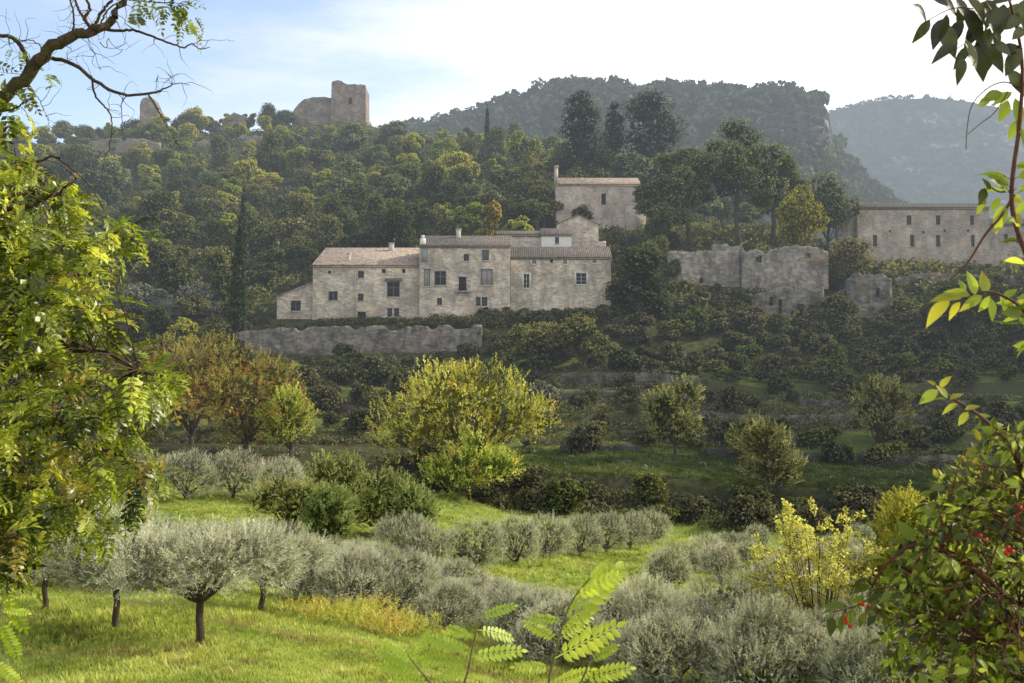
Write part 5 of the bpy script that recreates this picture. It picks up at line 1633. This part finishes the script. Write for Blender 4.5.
rb = np.random.default_rng(500)
bx_, by_ = -4.6, 7.4
zg = gz(bx_, by_)
rob = thing('robinia_tree', (bx_, by_, zg), 'tall robinia with drooping yellow green leaves and bare upper boughs close by', 'tree')
tr = MB()
Q = cubic([(bx_, by_, zg - .3), (bx_ + .1, by_, zg + 1), (bx_ + .3, by_ - .1, zg + 2.2), (bx_ + .75, by_ - .2, 1.3)], 18)
tr.tube(Q, np.linspace(.2, .14, 18), 12)
tr.obj('trunk', M['bark_near'], rob, True)
bo = MB()
start = tuple(Q[-1])
D0 = 7.0
def A(px, py, Y=D0): return at(px, py, Y)
main = cubic([start, A(-40, 150, 7.1), A(0, 100, 7.0), A(35, 67, 6.95), A(60, 42, 6.9), A(90, 31, 6.9), A(110, 22, 6.95), A(128, -8, 7.0), A(150, -40, 7.0)], 50)
main[2:-1] += rb.normal(size=(47, 3)) * .008
bo.tube(main, np.interp(np.linspace(0, 1, 50), [0, .3, .55, .75, 1], [.06, .042, .034, .024, .012]) * (1 + rb.normal(size=50) * .05), 12)
TWP = []
def tw(pts, r0, r1, n=26, wig=.0025):
    q = cubic([A(*p) for p in pts], n); q[1:-1] += rb.normal(size=(n - 2, 3)) * wig
    r0 *= .75; r1 *= .75; TWP.extend(q[3:])
    bo.tube(q, np.linspace(r0, r1, n), 7); return q
ends = []
tw([(52, 58), (75, 65), (97, 82), (115, 92), (130, 95), (150, 93), (160, 91)], .018, .009)
tw([(160, 91), (168, 87), (177, 83), (190, 85)], .008, .002, 14)
tw([(91, 76), (95, 95), (106, 108), (112, 122), (109, 152)], .010, .004)
tw([(148, 93), (158, 110), (168, 128), (180, 148)], .008, .003)
tw([(127, 95), (121, 105), (122, 116), (122, 134)], .005, .002)
tw([(98, 28), (118, 31), (133, 30), (150, 36), (170, 43), (184, 48)], .014, .007)
tw([(184, 48), (192, 44), (200, 49), (210, 47)], .007, .003, 14)
tw([(192, 46), (200, 41), (215, 40), (235, 41)], .003, .0012, 14)
tw([(30, 68), (22, 48), (10, 37), (-10, 35)], .022, .015)
tw([(45, 55), (40, 45), (28, 40), (15, 42), (0, 48)], .006, .002)
tw([(92, 30), (85, 18), (90, 8), (84, -6)], .016, .01)
tw([(86, 22), (78, 8), (72, -8)], .013, .009)
tw([(96, 26), (100, 14), (112, 0), (120, -10)], .014, .01)
tw([(73, 32), (74, 18), (71, 0), (70, -10)], .009, .006)
tw([(101, 24), (108, 10), (125, 0), (150, 2), (175, 3)], .008, .004)
tw([(-20, 112), (10, 110), (22, 104), (34, 98)], .012, .004)
tw([(26, 85), (38, 98), (44, 110), (49, 122)], .005, .0015)
tw([(100, 42), (106, 48), (108, 38), (112, 44), (122, 50), (140, 40)], .004, .001, 20)
tw([(92, 47), (94, 56), (92, 64), (102, 70)], .003, .001, 16)
tw([(155, 91), (157, 82), (158, 74)], .003, .001, 10)
tw([(172, 85), (172, 78), (166, 72)], .003, .001, 10)
tw([(66, 46), (72, 50), (66, 57), (74, 60)], .003, .001, 10)
for k in range(110):     # fine bare twigs
    q = main[rb.integers(12, 44)] if k % 4 == 0 else TWP[rb.integers(len(TWP))]
    d0 = unit(rb.normal(size=3) + np.array([.3, 0, -.1])); pts = [q]
    for s_ in range(5):
        d0 = unit(d0 + rb.normal(size=3) * .45); pts.append(pts[-1] + d0 * rb.uniform(.02, .06))
    bo.tube(cubic(pts, 14), np.linspace(.0022, .0006, 14), 4)
bo.obj('bough', M['bark_near'], rob, True)

# leafy limbs reaching into view
def inpoly(x, y, P):
    n = len(P); c = False; j = n - 1
    for i in range(n):
        if ((P[i][1] > y) != (P[j][1] > y)) and (x < (P[j][0] - P[i][0]) * (y - P[i][1]) / (P[j][1] - P[i][1]) + P[i][0]): c = not c
        j = i
    return c


POLY = [(-160, 150), (0, 135), (40, 158), (70, 150), (78, 190), (60, 215), (92, 238), (125, 228), (128, 250), (108, 285), (112, 320), (128, 352), (150, 372), (172, 378), (165, 396), (130, 396), (118, 420), (138, 446), (150, 466),
        (168, 500), (140, 508), (110, 490), (88, 515), (95, 545), (72, 530), (50, 515), (28, 548), (14, 560), (-10, 600), (-160, 640)]
lb = MB(); lf = MB()
TP = [T_pinnate(rb, 5, .55, .38, dr) for dr in (.5, .9, 1.3)]
clusters = []
tries = 0
while len(clusters) < 600 and tries < 20000:
    tries += 1
    px, py = rb.uniform(-150, 175), rb.uniform(135, 640)
    if not inpoly(px, py, POLY): continue
    Y = rb.uniform(6.0, 9.2)
    if vnoise(np.array(px * .028), np.array(py * .028), 17) < .40 and rb.random() < .85: continue
    clusters.append(np.array(at(px, py, Y)))
# limbs: spine points; every cluster hangs from the nearest limb point
spines = []
for pts in [[(-200, 330, 7.4), (-60, 260, 7.2), (0, 215, 7.1), (45, 200, 7), (76, 178, 6.9)],
            [(-200, 420, 7.6), (-60, 330, 7.5), (20, 290, 7.4), (70, 265, 7.2), (118, 235, 7.1)],
            [(-200, 480, 7.4), (-60, 400, 7.2), (20, 360, 7.1), (90, 350, 7), (165, 380, 6.9)],
            [(-200, 560, 7.6), (-60, 470, 7.6), (30, 430, 7.5), (90, 440, 7.4), (150, 480, 7.3)],
            [(-200, 640, 8.0), (-60, 540, 7.9), (20, 490, 7.8), (80, 500, 7.7)],
            [(-200, 250, 8.0), (-60, 200, 7.9), (10, 170, 7.8), (60, 158, 7.7)],
            [(-200, 600, 7.0), (-80, 560, 6.9), (-20, 560, 6.8), (10, 585, 6.7)]]:
    Qs = cubic([at(*p) for p in pts], 22); Qs[1:-1] += rb.normal(size=(20, 3)) * .015
    b0 = np.array([bx_ + .15, by_, 0.0]); b0[2] = Qs[0][2] * .6
    full = np.concatenate([[b0], Qs]); full[0] = (bx_ + .2, by_, min(1.2, Qs[0][2] - .5))
    lb.tube(full, np.linspace(.035, .006, 23), 8); spines.append(Qs)
SP = np.concatenate(spines)
gap = lambda p: vnoise(np.array(p[0] * 3.1 + 7), np.array(p[2] * 3.1 + p[1]), 3)
for c in clusters:
    k = np.argmin(((SP - c) ** 2 * np.array([1, .6, 1])).sum(1)); s = SP[k]
    v = c - s; L_ = np.linalg.norm(v)
    if L_ > .05:
        lb.tube(cubic([s, s + v * .5 + np.array([0, 0, .12 * L_]), c], 6), np.linspace(.006, .0018, 6), 4)
    m_ = rb.integers(6, 11)
    dv = unit(v + np.array([.15, 0, 0]))
    d = unit(dv * .5 + rb.normal(size=(m_, 3)) * .75 + np.array([0, 0, -.15]))
    base = c + rb.normal(size=(m_, 3)) * .05
    up = unit(np.array([0, 0, 1.]) + rb.normal(size=(m_, 3)) * .35)
    tone = rb.normal() * .22
    for q in range(3):
        kk = np.arange(m_) % 3 == q
        if kk.sum(): scatter(lf, TP[q], base[kk], frames(d[kk], up[kk]), rb.uniform(.08, .155, kk.sum()), .40 + tone + rb.normal(size=kk.sum()) * .22, 0, .022, rb)
# a few leaves on the upper bough
for (px, py, n_, s_) in [(0, 95, 8, .1), (18, 85, 5, .08), (8, 110, 8, .1), (25, 50, 5, .06), (150, 2, 4, .08), (165, 4, 5, .08), (182, 16, 4, .07), (192, 27, 4, .06), (175, 0, 5, .09), (140, -4, 5, .09), (45, 75, 5, .06)]:
    d = unit(rb.normal(size=(n_, 3)) + np.array([0, 0, -.4]))
    scatter(lf, TP[1], np.array(at(px, py, 6.95)) + rb.normal(size=(n_, 3)) * .05, frames(d, unit(np.array([0, 0, 1.]) + rb.normal(size=(n_, 3)) * .5)), s_ * rb.uniform(.8, 1.5, n_), .25 + rb.normal(size=n_) * .15)
lb.obj('leafy_limb', M['bark_near'], rob, True)
lf.obj('foliage', M['robinia'], rob)

# ------------------------------------------------------------------ young robinia shoots at the bottom centre (about 5 m away)
def sapling(label, px, stems, seed):
    r = np.random.default_rng(seed)
    Y = 5.0
    x = at(px, 683, Y)[0]; z = gz(x, Y)
    root = thing('robinia_sapling', (x, Y, z), label, 'sapling')
    st = MB(); lv = MB()
    base = np.array((x, Y, z - .03))
    T = [T_pinnate(r, n_, .52, .18, dr, 3, .02, an_) for n_, dr, an_ in ((9, .10, 1.2), (8, .25, 1.1))]
    for (pts, fronds) in stems:
        P = np.array([at(*p) for p in pts]); b0 = base + np.array([(P[0][0] - x) * .3, 0, 0])
        Q = cubic([b0, (b0 + P[0]) / 2 + np.array([.01, 0, 0])] + list(P), 26)
        st.tube(Q, np.linspace(.009, .003, 26), 7)
        for (sx, sy, ex, ey, dy) in fronds:
            a = np.array(at(sx, sy, Y)); b_ = np.array(at(ex, ey, Y + dy)); v = b_ - a
            k = np.argmin(((Q - a) ** 2).sum(1)); a = Q[k] if np.linalg.norm(Q[k] - a) < .05 else a
            v = b_ - a; L_ = np.linalg.norm(v)
            d = v + np.array([0, 0, .28 * L_ * .5])
            up = np.array([r.normal() * .15, -.9, .6])
            scatter(lv, T[int(r.integers(2))], a[None], frames(d[None], up[None]), [L_ * .84], np.array([.68 + r.normal() * .16]))
    st.obj('stems', M['green_stem'], root, True); lv.obj('foliage', M['robinia_young'], root)


sapling('taller robinia shoot with bright green feather leaves rising at the picture centre', 575,
        [([(548, 700, 5), (556, 650, 5), (570, 605, 5), (590, 578, 5)],
          [(562, 628, 632, 558, .1), (575, 600, 625, 575, -.1), (590, 578, 610, 560, 0), (562, 625, 525, 618, 0), (560, 640, 518, 622, .1), (556, 655, 630, 628, -.1),
           (552, 672, 510, 672, -.1), (560, 640, 600, 612, .1), (550, 690, 600, 672, 0), (548, 695, 500, 690, 0)]),
         ([(575, 700, 4.9), (582, 680, 4.9), (590, 662, 4.9)], [(582, 680, 640, 670, 0), (590, 662, 622, 645, 0)])], 601)
sapling('lower robinia shoot spreading its feather leaves left of the taller one', 450,
        [([(462, 700, 5), (468, 670, 5), (474, 640, 5), (480, 618, 5)],
          [(480, 618, 520, 606, 0), (476, 630, 522, 642, .1), (470, 655, 530, 652, 0), (474, 640, 440, 625, .1), (470, 650, 422, 640, 0), (466, 665, 415, 660, 0)]),
         ([(440, 700, 4.9), (428, 680, 4.9), (418, 668, 4.9), (408, 655, 4.9)],
          [(408, 655, 378, 640, 0), (418, 668, 372, 648, 0), (424, 675, 374, 665, 0), (412, 660, 430, 630, 0), (430, 682, 385, 683, 0), (430, 682, 470, 672, 0)])], 602)
sapling('feathery green shoot hanging into the lower left corner', 4, [([(-12, 700, 5.2), (-6, 660, 5.2), (0, 620, 5.2), (4, 590, 5.2)], [(4, 590, 22, 640, 0), (0, 620, 18, 665, 0), (4, 590, -20, 600, 0), (-6, 660, 20, 690, 0), (0, 610, 30, 615, 0)])], 603)

# ------------------------------------------------------------------ fruiting shrub at the right (about 3 m away)
rf_ = np.random.default_rng(700)
sxr, syr = 1.75, 3.3
zg = gz(sxr, syr)
plum = thing('fruit_shrub', (sxr, syr, zg), 'tall shrub with large backlit leaves and red berries close at the right', 'shrub')
st = MB(); lf = MB(); be = MB()
LT = [T_leaf(.46, .16, .22, 6), T_leaf(.40, .25, .35, 6), T_leaf(.5, .1, .12, 6)]
ld = MB()


def twig(pts, r0, r1, n=20):
    q = cubic([at(*p) for p in pts], n); st.tube(q, np.linspace(r0, r1, n), 7); return q


def leaves_on(q, n, s0, s1, tone=.5, spread=.012, down=-.15, dir_=None):
    for k in range(n):
        t = rf_.uniform(.15, 1) * (len(q) - 1); i = min(int(t), len(q) - 2)
        p = q[i] + (q[i + 1] - q[i]) * (t - i)
        tv = unit(q[i + 1] - q[i])
        side = unit(np.cross(tv, rf_.normal(size=3)))
        d = unit(tv * .5 + side * .9 + np.array([0, 0, down]) + (np.array(dir_) if dir_ is not None else 0))
        s = rf_.uniform(s0, s1)
        pet = p + d * .014
        st.tube([p, p + d * .007, pet], [.0011, .001, .0008], 4)
        scatter(lf, LT[int(rf_.integers(3))], pet[None], frames(d[None], (np.array([0, -.25, .9]) + rf_.normal(size=3) * .55)[None]), [s], np.array([tone + rf_.normal() * .18]))


def leaf_px(px, py, ex, ey, Y, tone, up=(0, -.9, .5), w=None):
    a = np.array(at(px, py, Y)); b_ = np.array(at(ex, ey, Y + rf_.uniform(-.02, .02)))
    if py > 250: b_ = a + (b_ - a) * .74
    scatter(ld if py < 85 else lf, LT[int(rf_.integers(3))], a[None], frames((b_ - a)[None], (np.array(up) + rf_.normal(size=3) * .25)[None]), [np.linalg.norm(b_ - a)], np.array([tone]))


base = (sxr, syr, zg - .05)
def stem(pts, r0, r1, n=40):
    q = cubic([base] + [at(*p) for p in pts], n); st.tube(q, np.linspace(r0, r1, n), 9); return q
s1 = stem([(1100, 600, 3.2), (1070, 400, 3.05), (1035, 280, 3.0), (1012, 205, 3.0), (1020, 120, 3.0), (1022, 60, 3.0), (1012, 10, 3.0), (1000, -30, 3.0)], .0095, .003, 60)
s2 = stem([(1100, 640, 3.2), (1060, 560, 3.1), (1030, 500, 3.05), (1012, 450, 3.0), (985, 420, 3.0), (955, 400, 3.0), (935, 385, 3.0)], .011, .002)
s3 = stem([(1080, 660, 3.1), (1010, 600, 3.0), (960, 560, 2.95), (915, 545, 2.9), (880, 572, 2.9), (868, 600, 2.9)], .010, .002)
s4 = stem([(1060, 690, 3.2), (980, 640, 3.1), (930, 600, 3.0)], .009, .002)
s5 = stem([(1100, 500, 3.1), (1060, 380, 3.05), (1035, 330, 3.0), (1018, 305, 3.0), (990, 292, 3.0), (965, 298, 3.0)], .010, .002)
# dry bare stick and the looping tendril
t1 = twig([(1014, 195, 3.0), (1002, 215, 3), (985, 235, 3), (968, 262, 3), (950, 280, 3)], .0045, .002)
t2 = twig([(1020, 88, 3.0), (1005, 82, 3), (988, 88, 3), (972, 105, 3), (967, 130, 3), (966, 150, 3)], .0022, .001)
t3 = twig([(1008, 92, 3.0), (995, 112, 3), (980, 124, 3), (968, 134, 3)], .0016, .0009)
t4 = twig([(1014, 190, 3.0), (1000, 192, 3), (988, 188, 3), (978, 205, 3)], .003, .001)
t5 = twig([(1020, 20, 3.0), (990, 12, 3), (955, 8, 3), (925, 22, 3)], .003, .001)
t6 = twig([(1022, 60, 3.0), (1000, 48, 3), (975, 40, 3), (955, 50, 3)], .003, .001)
# upper cluster: leaves painted dark as if backlit against the sky
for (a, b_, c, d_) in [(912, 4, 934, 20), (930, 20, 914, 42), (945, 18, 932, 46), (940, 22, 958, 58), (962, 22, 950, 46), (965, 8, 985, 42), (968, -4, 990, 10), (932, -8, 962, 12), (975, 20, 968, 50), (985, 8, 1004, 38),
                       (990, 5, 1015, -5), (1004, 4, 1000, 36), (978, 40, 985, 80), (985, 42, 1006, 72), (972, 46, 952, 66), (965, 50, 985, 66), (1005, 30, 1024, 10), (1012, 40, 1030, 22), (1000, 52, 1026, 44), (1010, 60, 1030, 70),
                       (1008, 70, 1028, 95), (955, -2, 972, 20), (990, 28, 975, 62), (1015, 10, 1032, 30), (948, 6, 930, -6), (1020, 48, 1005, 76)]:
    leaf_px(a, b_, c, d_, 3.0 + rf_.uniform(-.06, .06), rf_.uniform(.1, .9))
for k in range(20):
    a, b_ = rf_.uniform(945, 1035), rf_.uniform(-8, 60); an = rf_.uniform(.6, 2.8); ln = rf_.uniform(20, 33)
    leaf_px(a, b_, a + math.cos(an) * ln, b_ + math.sin(an) * ln, 3.0 + rf_.uniform(-.1, .1), rf_.uniform(.1, .9))
for (a, b_, c, d_) in [(1012, 92, 992, 104), (1008, 100, 1000, 122), (1015, 98, 1022, 128), (1002, 92, 982, 100), (1018, 120, 1008, 140), (1020, 128, 1030, 148), (990, 98, 978, 106)]:
    leaf_px(a, b_, c, d_, 3.0, rf_.uniform(.5, .75))
for (a, b_, c, d_, t) in [(985, 188, 980, 204, .15), (986, 200, 976, 214, .6), (1000, 198, 990, 212, .5), (1004, 205, 996, 232, .85), (1012, 208, 1024, 232, .7), (990, 190, 985, 178, .3), (1010, 195, 1026, 205, .9)]:
    leaf_px(a, b_, c, d_, 3.0, t)
# two bright sprays reaching into the view
for (a, b_, c, d_) in [(962, 298, 920, 296), (950, 300, 914, 332), (970, 296, 938, 286), (975, 295, 968, 262), (985, 294, 983, 262), (982, 296, 955, 312), (960, 302, 944, 324), (990, 296, 976, 318), (990, 298, 996, 330),
                       (1000, 296, 1012, 322), (1004, 298, 1022, 284), (965, 292, 958, 274), (1012, 300, 1030, 318), (1015, 305, 990, 300)]:
    leaf_px(a, b_, c, d_, 3.0 + rf_.uniform(-.04, .04), rf_.uniform(.65, .95), (0, -.7, .7))
for (a, b_, c, d_) in [(938, 390, 912, 408), (940, 388, 954, 370), (936, 386, 924, 376), (948, 398, 934, 380), (946, 400, 928, 396), (950, 400, 968, 388), (958, 404, 936, 414), (965, 410, 985, 402), (968, 412, 955, 430),
                       (975, 418, 996, 412), (980, 420, 972, 440), (990, 428, 1010, 420), (998, 436, 984, 452), (1005, 444, 1024, 432), (1010, 450, 998, 468)]:
    leaf_px(a, b_, c, d_, 3.0 + rf_.uniform(-.04, .04), rf_.uniform(.6, .9), (0, -.7, .7))
# dense body
ALLS = np.concatenate([s1[4:50], s2[6:], s3[6:], s4[6:], s5[6:]])
for k in range(470):
    px_t = rf_.uniform(878, 1060); py_t = rf_.uniform(430, 700)
    lim = np.interp(px_t, [830, 870, 900, 940, 980, 1024], [640, 600, 540, 475, 425, 345])
    if py_t < lim: py_t = lim + rf_.uniform(0, 90)
    e = np.array(at(px_t, py_t, rf_.uniform(2.75, 3.9)))
    p = ALLS[np.argmin(((ALLS - e - np.array([.12, 0, -.12])) ** 2).sum(1))]
    v = e - p
    q = cubic([p, p + v * .5 + np.array([0, 0, .08 * np.linalg.norm(v)]), e], 10)
    st.tube(q, np.linspace(.0028, .001, 10), 5)
    lo = rf_.random() < .68
    leaves_on(q[3:], int(rf_.integers(8, 13)), .018, .046, .24 if lo else .75)
leaves_on(s3[20:], 14, .04, .07, .5)
leaves_on(s4[16:], 12, .04, .07, .5)
leaves_on(s1[16:34], 20, .05, .08, .6)
leaves_on(s5[14:26], 16, .05, .085, .7)
q = twig([(868, 600, 2.9), (850, 608, 2.9), (832, 612, 2.9)], .002, .001); leaves_on(q, 9, .035, .055, .5, down=-.6)
q = twig([(880, 572, 2.9), (872, 590, 2.9), (862, 625, 2.9)], .002, .001); leaves_on(q, 8, .035, .055, .5, down=-.6)


def berry(px, py, Y, rad):
    c = np.array(at(px, py, Y)); V = []; F = []
    a_, b2 = 8, 6
    for i in range(b2 + 1):
        th = math.pi * i / b2
        for j in range(a_):
            ph = 2 * math.pi * j / a_
            V.append(c + rad * np.array([math.sin(th) * math.cos(ph), math.sin(th) * math.sin(ph), 1.1 * math.cos(th)]))
    for i in range(b2):
        for j in range(a_): F.append((i * a_ + j, i * a_ + (j + 1) % a_, (i + 1) * a_ + (j + 1) % a_, (i + 1) * a_ + j))
    m_ = MB(); m_.add(np.array(V), F); o = m_.obj('berry', M['red'], plum, True)
    m_ = MB(); m_.tube([c + (0, 0, rad), c + (.003, 0, rad + .012), c + (0, .004, rad + .03)], [.0008, .0008, .0008], 4); m_.obj('stalk', M['twig'], o)


for (px, py) in [(846, 622), (862, 604), (868, 607), (850, 626), (980, 536), (986, 540), (1008, 548), (1012, 552), (1006, 553), (1020, 508), (1018, 516), (845, 618)]:
    berry(px, py, 2.82, .0062 if px > 900 else .0055)
st.obj('stems', M['twig_red'], plum, True); lf.obj('foliage', M['plum'], plum)
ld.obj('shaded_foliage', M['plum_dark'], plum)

# ------------------------------------------------------------------ sun, sky, camera
SUN_EL, SUN_AZ = math.radians(31), math.radians(74)     # azimuth clockwise from +Y towards +X
sd = np.array([math.sin(SUN_AZ) * math.cos(SUN_EL), math.cos(SUN_AZ) * math.cos(SUN_EL), math.sin(SUN_EL)])
sl = bpy.data.lights.new('sun', 'SUN'); sl.energy = 5.0; sl.angle = math.radians(.55); sl.color = (1, .93, .80)
so = bpy.data.objects.new('sun', sl); COL.objects.link(so)
from mathutils import Vector
so.rotation_euler = Vector(sd).to_track_quat('Z', 'Y').to_euler()
so.location = (100, 100, 200)

w = bpy.data.worlds.new('World'); scene.world = w; w.use_nodes = True
N = w.node_tree.nodes; L = w.node_tree.links; N.clear()
sky = N.new('ShaderNodeTexSky'); sky.sky_type = 'NISHITA'; sky.sun_disc = False
sky.sun_elevation = SUN_EL; sky.sun_rotation = SUN_AZ
sky.air_density = 1.0; sky.dust_density = .6; sky.ozone_density = 1.3
tc = N.new('ShaderNodeTexCoord')
sep = N.new('ShaderNodeSeparateXYZ'); L.new(tc.outputs['Generated'], sep.inputs[0])
mp = N.new('ShaderNodeMapping'); mp.inputs['Scale'].default_value = (1.0, 1.0, 4.6); mp.inputs['Rotation'].default_value = (0, math.radians(9), 0)
mp.inputs['Location'].default_value = (.35, .1, .25)
L.new(tc.outputs['Generated'], mp.inputs[0])
cn = noise(N, L, 2.1, 7, mp.outputs[0], .56)
# brighter, cloudier towards the sun side
dt = N.new('ShaderNodeVectorMath'); dt.operation = 'DOT_PRODUCT'; dt.inputs[1].default_value = (math.sin(SUN_AZ), math.cos(SUN_AZ), 0)
L.new(tc.outputs['Generated'], dt.inputs[0])
bias = N.new('ShaderNodeMapRange'); bias.inputs[1].default_value = -.14; bias.inputs[2].default_value = .62; bias.inputs[3].default_value = -.17; bias.inputs[4].default_value = .22
L.new(dt.outputs['Value'], bias.inputs[0])
backc = math_node(N, L, 'MULTIPLY', math_node(N, L, 'MAXIMUM', math_node(N, L, 'MULTIPLY', sep.outputs['Y'], -1), 0), .35)  # extra cloud behind the camera, added to fill the facades
cb = math_node(N, L, 'ADD', math_node(N, L, 'ADD', cn, bias.outputs[0]), backc)
cm = N.new('ShaderNodeMapRange'); cm.interpolation_type = 'SMOOTHSTEP'; cm.inputs[1].default_value = .36; cm.inputs[2].default_value = .68
L.new(cb, cm.inputs[0])
mxw = N.new('ShaderNodeMixRGB'); L.new(cm.outputs[0], mxw.inputs[0])
hsv = N.new('ShaderNodeHueSaturation'); hsv.inputs['Saturation'].default_value = .8; hsv.inputs['Value'].default_value = 2.3
L.new(sky.outputs[0], hsv.inputs['Color'])
L.new(hsv.outputs[0], mxw.inputs[1])
cv = N.new('ShaderNodeMapRange'); cv.inputs[1].default_value = -.2; cv.inputs[2].default_value = .6; cv.inputs[3].default_value = 7.9; cv.inputs[4].default_value = 14
L.new(dt.outputs['Value'], cv.inputs[0])
cc = N.new('ShaderNodeCombineColor')
for q_, f_ in enumerate((.99, 1.0, 1.01)): L.new(math_node(N, L, 'MULTIPLY', cv.outputs[0], f_), cc.inputs[q_])
L.new(cc.outputs[0], mxw.inputs[2])
bg = N.new('ShaderNodeBackground'); bg.inputs[1].default_value = .115
L.new(mxw.outputs[0], bg.inputs[0])
ow = N.new('ShaderNodeOutputWorld'); L.new(bg.outputs[0], ow.inputs[0])

cam = bpy.data.cameras.new('camera'); co = bpy.data.objects.new('camera', cam); COL.objects.link(co)
cam.sensor_width = 36; cam.lens = 36 * FPX / 1024; cam.clip_start = .1; cam.clip_end = 20000
co.location = (0, 0, 0); co.rotation_euler = (math.pi / 2 + TH, 0, 0)
cam.dof.use_dof = True; cam.dof.focus_distance = 120; cam.dof.aperture_fstop = 13
scene.camera = co
scene.view_settings.view_transform = 'Standard'; scene.view_settings.look = 'None'
scene.view_settings.exposure = 0; scene.view_settings.gamma = 1
scene.cycles.max_bounces = 5; scene.cycles.diffuse_bounces = 3; scene.cycles.glossy_bounces = 2
scene.cycles.transmission_bounces = 3; scene.cycles.transparent_max_bounces = 4
scene.cycles.caustics_reflective = False; scene.cycles.caustics_refractive = False
print('verts', sum(len(m.vertices) for m in bpy.data.meshes))
